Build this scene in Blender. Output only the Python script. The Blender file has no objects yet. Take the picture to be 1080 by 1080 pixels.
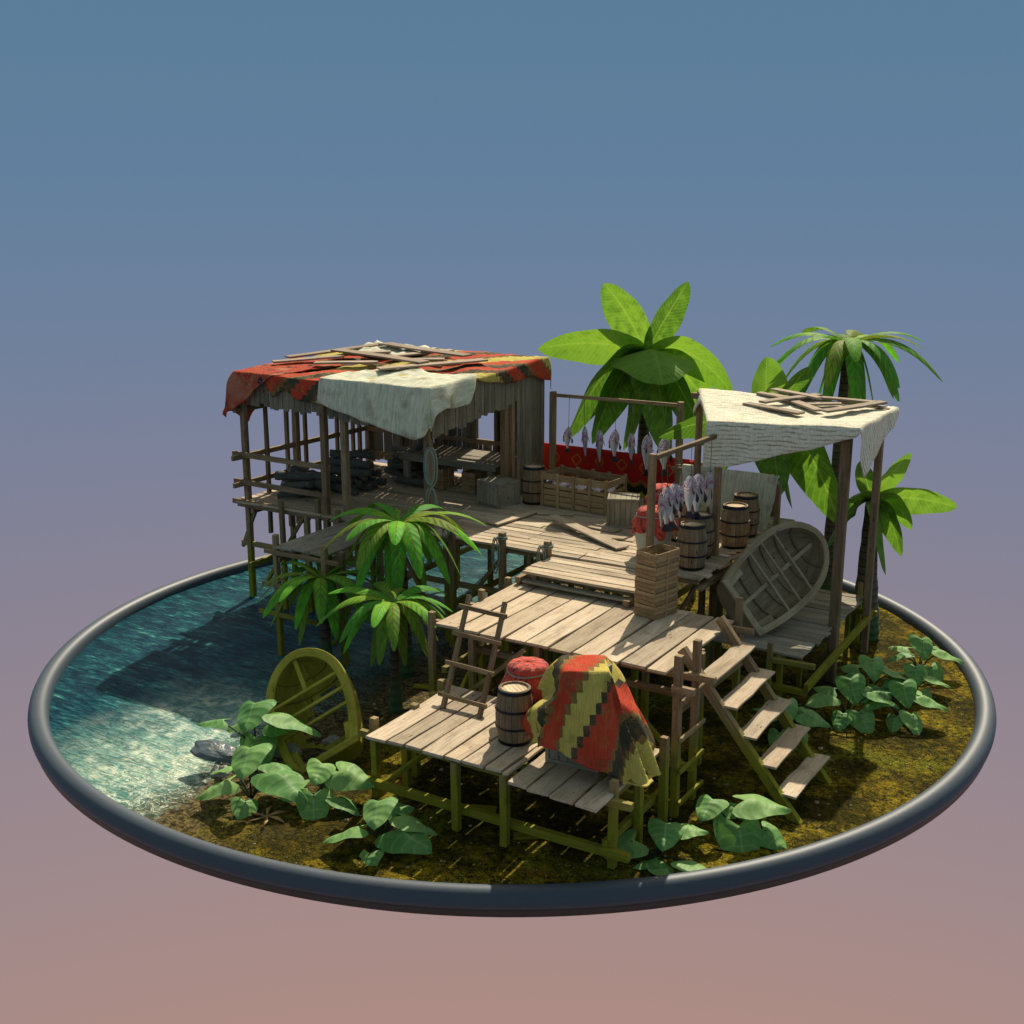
import bpy, math, random
from mathutils import Vector, Matrix, noise
R = random.Random(7)
rad = math.radians
SC = bpy.context.scene
COL = SC.collection

# ------------------------------------------------------------------ camera
cam_d = bpy.data.cameras.new('camera')
cam_d.sensor_width = 36; cam_d.lens = 18/math.tan(rad(22.5)); cam_d.clip_end = 500
cam = bpy.data.objects.new('camera', cam_d); COL.objects.link(cam)
cam.location = (9.12981, -14.89849, 6.70589)
cam.rotation_euler = (math.pi/2-0.2513, 0, rad(31.5))
SC.camera = cam
AZ = rad(31.5)
RT = Vector((math.cos(AZ), math.sin(AZ), 0)); FW = Vector((-math.sin(AZ), math.cos(AZ), 0)); UP = Vector((0, 0, 1))

# ------------------------------------------------------------------ light
sun_dir = Vector((-0.27, 1.0, 0)).normalized()      # towards the sun, horizontally
SUN_EL = rad(42)
to_sun = sun_dir*math.cos(SUN_EL)+UP*math.sin(SUN_EL)
sd = bpy.data.lights.new('sun', 'SUN'); sd.energy = 5.0; sd.angle = rad(0.5); sd.color = (1, .89, .72)
sun = bpy.data.objects.new('sun', sd); COL.objects.link(sun)
sun.rotation_euler = to_sun.to_track_quat('Z', 'Y').to_euler()
sun.location = to_sun*20

W = bpy.data.worlds.new('World'); SC.world = W; W.use_nodes = True
nt = W.node_tree; nt.nodes.clear()
o = nt.nodes.new('ShaderNodeOutputWorld'); bg = nt.nodes.new('ShaderNodeBackground'); sky_bg = nt.nodes.new('ShaderNodeBackground')
sky = nt.nodes.new('ShaderNodeTexSky'); sky.sky_type = 'NISHITA'; sky.sun_disc = False
sky.sun_elevation = SUN_EL; sky.sun_rotation = math.atan2(sun_dir.x, sun_dir.y)
sky_bg.inputs[1].default_value = 0.15
tint = nt.nodes.new('ShaderNodeMix'); tint.data_type = 'RGBA'; tint.blend_type = 'MULTIPLY'; tint.inputs[0].default_value = 1; tint.inputs[7].default_value = (1.15, .93, .60, 1)
nt.links.new(sky.outputs[0], tint.inputs[6]); nt.links.new(tint.outputs[2], sky_bg.inputs[0])
tc = nt.nodes.new('ShaderNodeTexCoord'); sp = nt.nodes.new('ShaderNodeSeparateXYZ'); mr = nt.nodes.new('ShaderNodeMapRange')
cr = nt.nodes.new('ShaderNodeValToRGB')
nt.links.new(tc.outputs['Generated'], sp.inputs[0]); nt.links.new(sp.outputs[2], mr.inputs[0])
mr.inputs[1].default_value = -0.64; mr.inputs[2].default_value = 0.16
nt.links.new(mr.outputs[0], cr.inputs[0])
def lin(c): return tuple(((x/255)/12.92 if x/255 <= .04045 else ((x/255+.055)/1.055)**2.4) for x in c)+(1,)
def setramp(ramp, stops, interp='LINEAR'):
    ramp.interpolation = interp
    while len(ramp.elements) > 1: ramp.elements.remove(ramp.elements[-1])
    for i, (p, c) in enumerate(stops):
        e = ramp.elements[0] if i == 0 else ramp.elements.new(p)
        e.position = p; e.color = c if len(c) == 4 else tuple(c)+(1,)
def elp(y): return (math.sin(math.atan((540-y)/1304)-.2513)+.64)/.80
setramp(cr.color_ramp, [(0, lin((174, 140, 131))), (elp(1060), lin((172, 140, 132))), (elp(850), lin((156, 137, 141))), (elp(620), lin((138, 131, 146))),
    (elp(500), lin((127, 130, 152))), (elp(350), lin((112, 129, 156))), (elp(180), lin((98, 128, 157))), (elp(0), lin((91, 125, 153)))])
nt.links.new(cr.outputs[0], bg.inputs[0]); bg.inputs[1].default_value = 2**-.35
mrr = nt.nodes.new('ShaderNodeMapRange'); mrr.inputs[1].default_value = .15; mrr.inputs[2].default_value = .28
nt.links.new(sp.outputs[2], mrr.inputs[0])
mx = nt.nodes.new('ShaderNodeMixShader'); nt.links.new(mrr.outputs[0], mx.inputs[0]); nt.links.new(bg.outputs[0], mx.inputs[1]); nt.links.new(sky_bg.outputs[0], mx.inputs[2])
nt.links.new(mx.outputs[0], o.inputs[0])
SC.view_settings.view_transform = 'Standard'; SC.view_settings.look = 'None'; SC.view_settings.exposure = .35; SC.view_settings.gamma = 1
SC.render.resolution_x = SC.render.resolution_y = 1024

# ------------------------------------------------------------------ node helpers
class NT:
    def __init__(s, name):
        s.m = bpy.data.materials.new(name); s.m.use_nodes = True; s.t = s.m.node_tree; s.t.nodes.clear()
        s.out = s.n('OutputMaterial'); s.p = s.n('BsdfPrincipled'); s.l(s.p.outputs[0], s.out.inputs[0])
    def n(s, k): return s.t.nodes.new('ShaderNode'+k)
    def l(s, a, b): s.t.links.new(a, b)
    def math(s, op, a, b=None, c=None, clamp=False):
        x = s.n('Math'); x.operation = op; x.use_clamp = clamp
        for i, v in enumerate((a, b, c)):
            if v is None: continue
            if isinstance(v, (int, float)): x.inputs[i].default_value = v
            else: s.l(v, x.inputs[i])
        return x.outputs[0]
    def uv(s, name='uv'):
        x = s.n('UVMap'); x.uv_map = name; return x.outputs[0]
    def pos(s): return s.n('NewGeometry').outputs['Position']
    def xyz(s, v):
        x = s.n('SeparateXYZ'); s.l(v, x.inputs[0]); return x.outputs
    def mapv(s, v, scale=(1, 1, 1), loc=(0, 0, 0), rot=(0, 0, 0)):
        x = s.n('Mapping'); s.l(v, x.inputs[0]); x.inputs['Scale'].default_value = scale; x.inputs['Location'].default_value = loc; x.inputs['Rotation'].default_value = rot
        return x.outputs[0]
    def noise(s, v, scale=5, detail=4, rough=.6, dist=0):
        x = s.n('TexNoise'); s.l(v, x.inputs['Vector']); x.inputs['Scale'].default_value = scale; x.inputs['Detail'].default_value = detail
        x.inputs['Roughness'].default_value = rough; x.inputs['Distortion'].default_value = dist; return x.outputs[0]
    def vor(s, v, scale=5, feat='F1'):
        x = s.n('TexVoronoi'); s.l(v, x.inputs['Vector']); x.inputs['Scale'].default_value = scale; x.feature = feat; return x
    def ramp(s, v, stops, interp='LINEAR'):
        x = s.n('ValToRGB'); s.l(v, x.inputs[0]); setramp(x.color_ramp, stops, interp); return x.outputs[0]
    def mr(s, v, a, b, c=0., d=1., smooth=True):
        x = s.n('MapRange'); s.l(v, x.inputs[0])
        for i, q in enumerate((a, b, c, d)): x.inputs[i+1].default_value = q
        if smooth: x.interpolation_type = 'SMOOTHSTEP'
        return x.outputs[0]
    def mix(s, f, a, b, mode='MIX'):
        x = s.n('Mix'); x.data_type = 'RGBA'; x.blend_type = mode
        for i, v in ((0, f), (6, a), (7, b)):
            if isinstance(v, (int, float)): x.inputs[i].default_value = v
            elif isinstance(v, tuple): x.inputs[i].default_value = v if len(v) == 4 else v+(1,)
            else: s.l(v, x.inputs[i])
        return x.outputs[2]
    def col(s, c): s.l(c, s.p.inputs['Base Color'])
    def rough(s, v):
        if isinstance(v, (int, float)): s.p.inputs['Roughness'].default_value = v
        else: s.l(v, s.p.inputs['Roughness'])
    def bump(s, h, strength=.5, dist=.01):
        x = s.n('Bump'); s.l(h, x.inputs['Height']); x.inputs['Strength'].default_value = strength; x.inputs['Distance'].default_value = dist
        s.l(x.outputs[0], s.p.inputs['Normal'])
    def translucent(s, col, f=.3):
        t = s.n('BsdfTranslucent'); m = s.n('MixShader'); m.inputs[0].default_value = f
        s.l(col, t.inputs[0]); s.l(s.p.outputs[0], m.inputs[1]); s.l(t.outputs[0], m.inputs[2]); s.l(m.outputs[0], s.out.inputs[0])

def wood(name, dark, mid, light, algae=0, fine=1., spec=.08, z0=.85, z1=1.3):
    t = NT(name); uv = t.uv(); tone = t.xyz(t.uv('tone'))
    g = t.noise(t.mapv(uv, (2.2, 34*fine, 1)), 1, 5, .65, .6)
    g2 = t.noise(t.mapv(uv, (.9, 5*fine, 1)), 1.3, 3, .55, .8)
    sp_ = t.noise(uv, 26, 3, .7)
    f = t.math('ADD', t.math('MULTIPLY', g, .55), t.math('MULTIPLY', g2, .45))
    c = t.ramp(f, [(.30, dark), (.47, mid), (.66, light)])
    c = t.mix(t.mr(sp_, .58, .72), c, tuple(x*.55 for x in dark))
    st = t.noise(uv, 2.6, 4, .65); c = t.mix(t.math('MULTIPLY', t.mr(st, .54, .72), .45), c, tuple(x*.75 for x in dark)); kn_ = t.vor(t.mapv(uv, (2.2, 9, 1)), 1.).outputs['Distance']; c = t.mix(t.mr(kn_, .10, .05), c, tuple(x*.4 for x in dark))
    c = t.mix(t.math('MULTIPLY', tone[1], .22), c, (mid[0]*1.12, mid[1]*.98, mid[2]*.80))
    k = t.n('CombineColor'); v = t.math('ADD', t.math('MULTIPLY', tone[0], .48), .78)
    for i in range(3): t.l(v, k.inputs[i])
    c = t.mix(1., c, k.outputs[0], 'MULTIPLY')
    if algae:
        pz = t.xyz(t.pos()); nn = t.noise(t.pos(), 6, 4, .7)
        a = t.mr(t.math('ADD', pz[2], t.math('MULTIPLY', t.math('SUBTRACT', nn, .5), .5)), z0, z1, 1., 0.)
        gc = t.mix(g, (.10, .10, .008), (.34, .31, .035))
        gc = t.mix(t.mr(nn, .5, .75), gc, (.10, .14, .012))
        c = t.mix(t.math('MULTIPLY', a, algae), c, gc)
    t.col(c); t.rough(.78); t.p.inputs['Specular IOR Level'].default_value = spec
    t.bump(g, .55, .012)
    return t.m
M = {}
M['plank'] = wood('deck_plank_wood', (.19, .15, .10), (.385, .315, .225), (.53, .445, .33))
M['greyplank'] = wood('grey_plank_wood', (.12, .11, .085), (.225, .205, .16), (.32, .295, .235))
M['post'] = wood('post_wood', (.095, .066, .036), (.22, .158, .090), (.35, .26, .155), algae=1, z0=.55, z1=1.15)
M['wall'] = wood('wall_board_wood', (.085, .075, .052), (.17, .155, .112), (.26, .235, .175))
M['frame'] = wood('roof_frame_wood', (.09, .062, .034), (.20, .142, .08), (.31, .225, .135))
M['crate'] = wood('crate_wood', (.13, .085, .042), (.27, .185, .098), (.40, .29, .165))
M['boxgrey'] = wood('old_box_wood', (.13, .12, .085), (.22, .205, .15), (.31, .29, .215))
M['boat'] = wood('boat_wood', (.14, .11, .065), (.27, .225, .145), (.38, .32, .21), fine=.6)
M['boatgold'] = wood('stained_boat_wood', (.13, .12, .015), (.26, .235, .03), (.40, .35, .06), fine=.6)
M['barrel'] = wood('barrel_wood', (.10, .068, .04), (.20, .145, .09), (.31, .235, .15))
M['lid'] = wood('barrel_lid_wood', (.32, .24, .15), (.50, .39, .26), (.62, .50, .35))
M['driftboard'] = wood('loose_board_wood', (.16, .12, .085), (.29, .23, .17), (.40, .33, .25))
def plain(name, c, rough=.6, metal=0, nscale=0, namp=.3, bump=0):
    t = NT(name); 
    if nscale:
        n = t.noise(t.n('TexCoord').outputs['Object'], nscale, 5, .65)
        t.col(t.mix(n, tuple(x*(1-namp) for x in c), tuple(min(1, x*(1+namp)) for x in c)))
        if bump: t.bump(n, bump, .02)
    else: t.p.inputs['Base Color'].default_value = c+(1,)
    t.rough(rough); t.p.inputs['Metallic'].default_value = metal
    return t.m
M['iron'] = plain('black_iron', (.012, .013, .017), .45, .6, 30, .5)
M['rope'] = plain('grey_green_rope', (.24, .27, .21), .85, 0, 60, .4, .5)
M['cord'] = plain('grey_cord', (.22, .22, .21), .7, 0, 60, .4)
M['string'] = plain('fish_string', (.06, .065, .06), .8)
M['stem'] = plain('plant_stem', (.018, .035, .014), .6)
M['clay'] = plain('pale_clay', (.36, .36, .30), .6, 0, 5, .3, .1)
M['log'] = plain('charred_log', (.075, .085, .070), .8, 0, 14, .75, .9)
M['logend'] = plain('log_end', (.10, .085, .06), .8, 0, 20, .4)
M['rock'] = plain('shore_rock', (.26, .25, .22), .75, 0, 7, .6, .8)
M['wetrock'] = plain('wet_dark_rock', (.055, .075, .085), .35, 0, 8, .7, .8)
M['paper'] = plain('paper', (.62, .60, .55), .7)
M['dry'] = plain('dry_leaf', (.30, .17, .06), .7, 0, 14, .4)

# rim: blue-black glazed tube with a dull underside
t = NT('rim_enamel'); pz = t.xyz(t.pos())
n = t.noise(t.pos(), 25, 4, .6)
c = t.mix(t.mr(pz[2], -.034, -.031, smooth=False), (.030, .027, .026), (.042, .060, .080))
c = t.mix(t.math('MULTIPLY', n, .25), c, (.10, .11, .12)); t.col(c); t.rough(.5); t.p.inputs['Specular IOR Level'].default_value = .25; t.bump(n, .1, .01); M['rim'] = t.m

# ground: mud and algae
t = NT('shore_ground'); P = t.pos(); q = t.xyz(P)
big = t.noise(P, .55, 4, .6); mid = t.noise(P, 2.4, 5, .65); fine = t.noise(P, 17, 5, .75); vr = t.vor(P, 24).outputs['Distance']
c = t.mix(t.mr(mid, .38, .62), (.040, .034, .004), (.20, .145, .010))
c = t.mix(t.mr(fine, .42, .60), c, (.34, .235, .012))
c = t.mix(t.mr(big, .54, .68), c, t.mix(fine, (.045, .06, .004), (.17, .19, .014)))
c = t.mix(t.math('MULTIPLY', t.mr(fine, .55, .62), .6), c, t.mix(vr, (.10, .12, .008), (.27, .25, .025)))
c = t.mix(t.mr(t.noise(P, 15, 6, .8, .3), .50, .55), c, (.022, .024, .006)); c = t.mix(t.math('MULTIPLY', t.mr(t.noise(P, 30, 3, .7), .57, .62), .8), c, (.42, .34, .05))
c = t.mix(t.mr(mid, .60, .72), c, (.20, .10, .018)); c = t.mix(t.mr(t.noise(P, 1.1, 5, .7), .43, .60), t.mix(.80, c, (.012, .014, .005)), c)
shore = t.math('ADD', q[0], t.math('MULTIPLY', t.math('SUBTRACT', big, .5), 2.0))
brown = t.mix(t.mr(fine, .4, .6), (.045, .036, .016), (.22, .165, .075))
brown = t.mix(t.mr(t.noise(P, 9, 5, .75), .52, .62), brown, (.03, .03, .022))
c = t.mix(t.mr(shore, -.7, .9, 1., 0.), c, brown)
t.col(c); t.rough(.9); t.p.inputs['Specular IOR Level'].default_value = .03; t.bump(t.math('ADD', t.math('MULTIPLY', fine, 1.5), t.math('MULTIPLY', mid, 2)), 1., .04); M['ground'] = t.m

# water
t = NT('sea_water'); P = t.pos(); q = t.xyz(P)
w1 = t.noise(t.mapv(P, (.9, 3.2, 1), rot=(0, 0, rad(36))), 1.6, 6, .62, .5)
w2 = t.noise(t.mapv(P, (.9, 4.2, 1), rot=(0, 0, rad(28))), 5.0, 5, .7, .4)
w3 = t.noise(P, 9, 6, .75, 1.2); w4 = t.noise(P, 26, 4, .7, .6)
big = t.noise(P, .8, 3, .5)
s = t.math('ADD', q[0], t.math('MULTIPLY', t.math('SUBTRACT', big, .5), 1.8))        # shoreline runs along x = -1
s = t.math('ADD', s, t.math('MULTIPLY', t.math('ADD', q[1], 5.), .03))
wv = t.math('ADD', t.math('MULTIPLY', w1, .5), t.math('MULTIPLY', w2, .5))
c = t.ramp(wv, [(.37, (.002, .014, .030)), (.48, (.004, .040, .064)), (.55, (.010, .090, .110)), (.61, (.05, .21, .19)), (.69, (.30, .50, .38))])
nearf = t.mr(t.math('ADD', q[1], t.math('MULTIPLY', big, 1.5)), -1.6, -3.8, 0., 1.)
inn = t.mr(s, -3.9, -1.7)
shal = t.mix(t.mr(t.math('ADD', t.math('MULTIPLY', w3, .5), t.math('MULTIPLY', wv, .5)), .40, .60), (.05, .24, .22), (.36, .58, .46))
c = t.mix(t.math('MULTIPLY', inn, t.math('MULTIPLY_ADD', nearf, .72, .12)), c, shal)
foamn = t.math('ADD', t.math('MULTIPLY', t.noise(P, 4.5, 6, .68, 1.4), .75), t.math('MULTIPLY', w3, .25))
band = t.math('MULTIPLY', t.mr(s, -3.7, -1.8), t.mr(s, -.70, -1.15))
thr = t.math('SUBTRACT', foamn, t.math('MULTIPLY', band, .07))
patchy = t.mr(t.noise(P, 1.9, 4, .6, .8), .40, .62)
foam = t.math('MULTIPLY', t.math('MULTIPLY_ADD', t.mr(foamn, .42, .60), .8, .12), t.math('MULTIPLY', t.math('MULTIPLY', band, patchy), t.math('MULTIPLY_ADD', nearf, .85, .10)))
ridge = t.math('ABSOLUTE', t.math('SUBTRACT', t.noise(P, 3.6, 5, .6, 1.6), .5))
lace = t.math('MULTIPLY', t.mr(ridge, .035, .0), t.math('MULTIPLY', t.mr(s, -2.6, -1.6), t.mr(s, -.6, -1.0)))
foam = t.math('MAXIMUM', foam, t.math('MULTIPLY', lace, t.math('MULTIPLY_ADD', nearf, .6, .2)))
c = t.mix(foam, c, (.86, .90, .70))
sand = t.math('MULTIPLY', t.mr(w4, .52, .62), t.math('MULTIPLY', band, t.mr(q[1], -4.2, -5.4, 0., .75)))
c = t.mix(sand, c, (.30, .26, .12))
t.col(c); t.rough(.25); t.p.inputs['Specular IOR Level'].default_value = .30; t.p.inputs['IOR'].default_value = 1.12
hb = t.math('ADD', t.math('MULTIPLY', w1, 1.2), t.math('ADD', t.math('MULTIPLY', w2, 1.1), t.math('MULTIPLY', w3, .3)))
t.bump(hb, .8, .06)
tr = t.n('BsdfTransparent'); ms = t.n('MixShader')
al = t.mr(t.math('ADD', s, t.math('MULTIPLY', t.math('SUBTRACT', w3, .5), .6)), -1.7, -.75)
al = t.math('MULTIPLY', al, t.math('SUBTRACT', 1., t.math('MULTIPLY', foam, .8)))
t.l(al, ms.inputs[0]); t.l(t.p.outputs[0], ms.inputs[1]); t.l(tr.outputs[0], ms.inputs[2]); t.l(ms.outputs[0], t.out.inputs[0])
M['water'] = t.m

# leaves: uv = (along, across 0..1)
def leafmat(name, base, tip, rib, dark, brown=.0, veins=14, gloss=.45, trans=.28):
    t = NT(name); uv = t.uv(); q = t.xyz(uv); tone = t.xyz(t.uv('tone'))
    u = q[0]; av = t.math('ABSOLUTE', t.math('MULTIPLY_ADD', q[1], 2., -1.))
    nz = t.noise(t.mapv(t.n('TexCoord').outputs['Object'], (1, 1, 1)), 7, 4, .6)
    c = t.mix(t.mr(u, .0, 1.), base, tip)
    c = t.mix(t.mr(t.math('ADD', nz, t.math('MULTIPLY', tone[0], .5)), .45, .95), c, dark)
    ph = t.math('SINE', t.math('MULTIPLY', t.math('SUBTRACT', u, t.math('MULTIPLY', av, .13)), veins*6.283))
    vein = t.mr(ph, .55, 1.)
    c = t.mix(t.math('MULTIPLY', vein, .22), c, tuple(x*1.5+.02 for x in tip))
    if brown:
        c = t.mix(t.math('MULTIPLY', t.mr(tone[1], .40, .95), .5), c, t.mix(nz, (.30, .27, .04), (.17, .13, .045)))
        ph2 = t.mr(t.math('SINE', t.math('MULTIPLY', t.math('SUBTRACT', u, t.math('MULTIPLY', av, .16)), 8*6.283)), .72, 1.)
        c = t.mix(t.math('MULTIPLY', ph2, t.math('MULTIPLY', tone[1], brown)), c, (.11, .05, .018))
        c = t.mix(t.math('MULTIPLY', t.mr(t.math('ADD', av, t.math('MULTIPLY', nz, .5)), .95, 1.25), brown*.6), c, (.16, .09, .03))
    c = t.mix(t.math('MULTIPLY', t.mr(av, .08, .02), .8 if brown else .45), c, rib)
    t.col(c); t.rough(gloss); t.p.inputs['Specular IOR Level'].default_value = .02 if brown else .10
    t.bump(ph, .18, .01); t.translucent(t.mix(1., c, (1.1, 1.15, .55), 'MULTIPLY'), trans)
    return t.m
M['palmleaf'] = leafmat('palm_leaf', (.24, .40, .03), (.13, .50, .04), (.22, .08, .03), (.07, .28, .04), .9, 9, .5, .3)
M['banana'] = leafmat('banana_leaf', (.25, .41, .07), (.17, .33, .05), (.32, .48, .10), (.08, .18, .03), 0, 22, .45, .40)
M['heart'] = leafmat('heart_leaf', (.26, .44, .14), (.21, .39, .12), (.34, .50, .22), (.11, .27, .08), 0, 5, .5, .3)

def trunkmat(name, c1, c2, algae):
    t = NT(name); P = t.n('TexCoord').outputs['Object']; q = t.xyz(P)
    n = t.noise(P, 9, 5, .7); ring = t.math('SINE', t.math('MULTIPLY', t.math('ADD', q[2], t.math('MULTIPLY', n, .04)), 55))
    c = t.mix(n, c1, c2); c = t.mix(t.mr(ring, .7, 1.), c, tuple(x*.4 for x in c1))
    if algae: c = t.mix(t.mr(t.math('ADD', t.xyz(t.pos())[2], t.math('MULTIPLY', n, .3)), .45, .75, 1., 0.), c, (.035, .085, .03))
    t.col(c); t.rough(.8); t.bump(t.math('ADD', n, t.math('MULTIPLY', ring, .3)), .7, .03); return t.m
M['trunk'] = trunkmat('palm_trunk_bark', (.030, .022, .015), (.10, .075, .05), True)
M['btrunk'] = trunkmat('banana_trunk_bark', (.045, .04, .025), (.13, .11, .07), True)

# cloths: uv in metres
def clothfinish(t, c, weave=220, trans=.18):
    uv = t.uv(); q = t.xyz(uv)
    wv = t.math('ADD', t.math('SINE', t.math('MULTIPLY', q[0], weave)), t.math('SINE', t.math('MULTIPLY', q[1], weave)))
    fold = t.noise(t.mapv(uv, (9, 1.5, 1)), 1.6, 4, .6)
    c = t.mix(1., c, t.ramp(t.noise(t.mapv(uv, (60, 6, 1)), 1.2, 4, .7), [(.3, (.72, .72, .72)), (.7, (1.1, 1.1, 1.1))]), 'MULTIPLY')
    t.col(c); t.rough(.9); t.p.inputs['Specular IOR Level'].default_value = .1; t.bump(t.math('ADD', t.math('MULTIPLY', wv, .06), fold), .35, .03)
    t.translucent(c, trans); return t.m
t = NT('pale_linen'); uv = t.uv(); n = t.noise(t.mapv(uv, (30, 2.2, 1)), 1, 5, .65, .3); n2 = t.noise(uv, 3, 4, .6)
c = t.ramp(n, [(.3, (.50, .53, .40)), (.5, (.70, .71, .55)), (.7, (.86, .84, .68))]); c = t.mix(t.mr(n2, .5, .75), c, (.40, .36, .22))
M['linen'] = clothfinish(t, c)
t = NT('ribbed_sailcloth'); uv = t.uv(); q = t.xyz(uv)
wob = t.noise(uv, 2.2, 3, .5); fq = t.noise(uv, 30, 4, .7)
ln = t.math('SINE', t.math('MULTIPLY', t.math('ADD', q[1], t.math('ADD', t.math('MULTIPLY', wob, .14), t.math('MULTIPLY', fq, .02))), 105))
brk = t.mr(t.noise(t.mapv(uv, (3, 22, 1)), 1.6, 4, .7), .38, .60)
c = t.mix(t.math('MULTIPLY', t.mr(ln, .0, .9), brk), (.86, .84, .68), (.38, .32, .18)); c = t.mix(t.mr(fq, .45, .8), c, (.68, .67, .52))
M['sail'] = clothfinish(t, c, 300)
# stepped zigzag patchwork
t = NT('patchwork_cloth'); uv = t.uv(); q = t.xyz(uv)
dq = t.n('TexNoise'); t.l(uv, dq.inputs[0]); dq.inputs['Scale'].default_value = 14; dq.inputs['Detail'].default_value = 4
jx = t.math('MULTIPLY', t.math('SUBTRACT', dq.outputs[0], .5), .045); qs = t.math('ADD', q[0], jx); qt = t.math('SUBTRACT', q[1], jx)
N = 12.
def patchwork(t, uv, q, qs, qt, N, sx, sy, off, per, stops):
    gu = t.math('FLOOR', t.math('MULTIPLY', qs, N*sx)); gv = t.math('FLOOR', t.math('MULTIPLY', qt, N*sy))
    d = t.math('FRACT', t.math('DIVIDE', t.math('ADD', t.math('SUBTRACT', gu, gv), off), float(per)))
    c = t.ramp(d, [((k+.01)/per if k else 0, col) for k, col in stops], 'CONSTANT')
    fade = t.noise(uv, 5, 5, .7)
    c = t.mix(t.math('MULTIPLY', t.mr(fade, .42, .75), .30), c, (.42, .24, .12))
    c = t.mix(t.math('MULTIPLY', t.mr(t.noise(uv, 3, 3, .6), .52, .70), .45), c, (.10, .075, .035))
    return c
RED = (.54, .065, .030); YEL = (.60, .52, .12); DRK = (.060, .062, .038); OCH = (.26, .155, .05)
c = patchwork(t, uv, q, qs, qt, N, 1., 1., 405., 24, [(0, YEL), (4, OCH), (5, RED), (10, OCH), (11, DRK), (14, RED), (18, DRK), (21, OCH), (22, YEL)])
fu = t.math('ABSOLUTE', t.math('SUBTRACT', t.math('FRACT', t.math('MULTIPLY', q[0], N/4)), .5)); fv_ = t.math('ABSOLUTE', t.math('SUBTRACT', t.math('FRACT', t.math('MULTIPLY', q[1], N/4)), .5))
dia = t.math('ADD', fu, fv_); motif = t.math('MULTIPLY', t.mr(dia, .20, .17, smooth=False), t.mr(dia, .08, .11, smooth=False))
sp1 = t.mr(t.noise(uv, 28, 2, .5), .50, .58)
motif = t.math('MULTIPLY', motif, sp1)
c = t.mix(t.math('MULTIPLY', motif, .75), c, (.46, .20, .03))
M['patch'] = clothfinish(t, c)
t = NT('blanket_patchwork'); uv = t.uv(); q = t.xyz(uv)
dq = t.noise(uv, 16, 4); jx = t.math('MULTIPLY', t.math('SUBTRACT', dq, .5), .03); qs = t.math('ADD', q[0], jx); qt = t.math('SUBTRACT', q[1], jx)
c = patchwork(t, uv, q, qs, qt, 12., 1.35, .80, 12., 52, [(0, YEL), (6, DRK), (9, OCH), (10, RED), (15, OCH), (16, YEL), (20, DRK), (21, RED), (27, OCH), (28, DRK), (32, OCH), (33, YEL), (44, OCH), (45, RED)])
kk = t.math('ADD', t.math('SUBTRACT', t.math('MULTIPLY', qs, 16.2), t.math('MULTIPLY', qt, 9.6)), 12.)
mu = t.math('ABSOLUTE', t.math('SUBTRACT', t.math('FRACT', t.math('MULTIPLY', q[0], 2.6)), .5)); mv = t.math('ABSOLUTE', t.math('SUBTRACT', t.math('FRACT', t.math('MULTIPLY', q[1], 2.6)), .5)); md = t.math('ADD', mu, mv)
black = t.math('MULTIPLY', t.mr(md, .20, .19, smooth=False), t.math('GREATER_THAN', t.math('FRACT', t.math('MULTIPLY', md, 12.)), .38))
c = t.mix(t.math('MULTIPLY', black, t.math('MAXIMUM', t.mr(kk, 5., 4.5), t.mr(kk, 35., 36.))), c, (.03, .03, .02))
ru = t.math('ABSOLUTE', t.math('SUBTRACT', t.math('FRACT', t.math('MULTIPLY', q[0], 3.7)), .5)); rv = t.math('ABSOLUTE', t.math('SUBTRACT', t.math('FRACT', t.math('MULTIPLY', q[1], 3.7)), .5)); rd_ = t.math('ADD', ru, rv)
gold = t.math('MULTIPLY', t.mr(rd_, .30, .28, smooth=False), t.math('GREATER_THAN', t.math('FRACT', t.math('MULTIPLY', rd_, 9.)), .55))
c = t.mix(t.math('MULTIPLY', t.math('MULTIPLY', gold, t.mr(t.noise(uv, 22, 3), .42, .5)), .45), c, (.46, .26, .06))
M['blanket'] = clothfinish(t, c)
t = NT('paisley_cloth'); uv = t.uv(); v1 = t.vor(uv, 22).outputs['Distance']; v2 = t.vor(uv, 3.6).outputs['Distance']; n = t.noise(uv, 9, 4, .6, 1.5)
c = t.mix(t.mr(n, .4, .6), (.42, .05, .025), (.56, .10, .045)); c = t.mix(t.math('MULTIPLY', t.mr(v1, .36, .28), t.mr(t.noise(uv, 2.4, 3, .6), .44, .56)), c, (.11, .055, .06)); c = t.mix(t.mr(t.noise(uv, 1.6, 3, .5), .50, .62), c, (.50, .20, .12))
c = t.mix(t.math('MULTIPLY', t.mr(v2, .26, .20), t.mr(v2, .08, .13)), c, (.03, .035, .06)); c = t.mix(t.mr(t.noise(uv, 34, 3, .6), .60, .66), c, (.55, .34, .2))
M['paisley'] = clothfinish(t, c, 250, .25)
t = NT('jar_cover_cloth'); uv = t.n('TexCoord').outputs['Object']; n = t.noise(uv, 16, 4, .7, .8)
c = t.mix(t.mr(n, .35, .55), (.55, .075, .04), (.42, .045, .03)); c = t.mix(t.mr(t.noise(uv, 11, 4, .7, 1.), .54, .58), c, (.07, .014, .016)); t.col(c); t.rough(.9); t.bump(n, .4, .02); M['jarcloth'] = t.m
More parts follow.
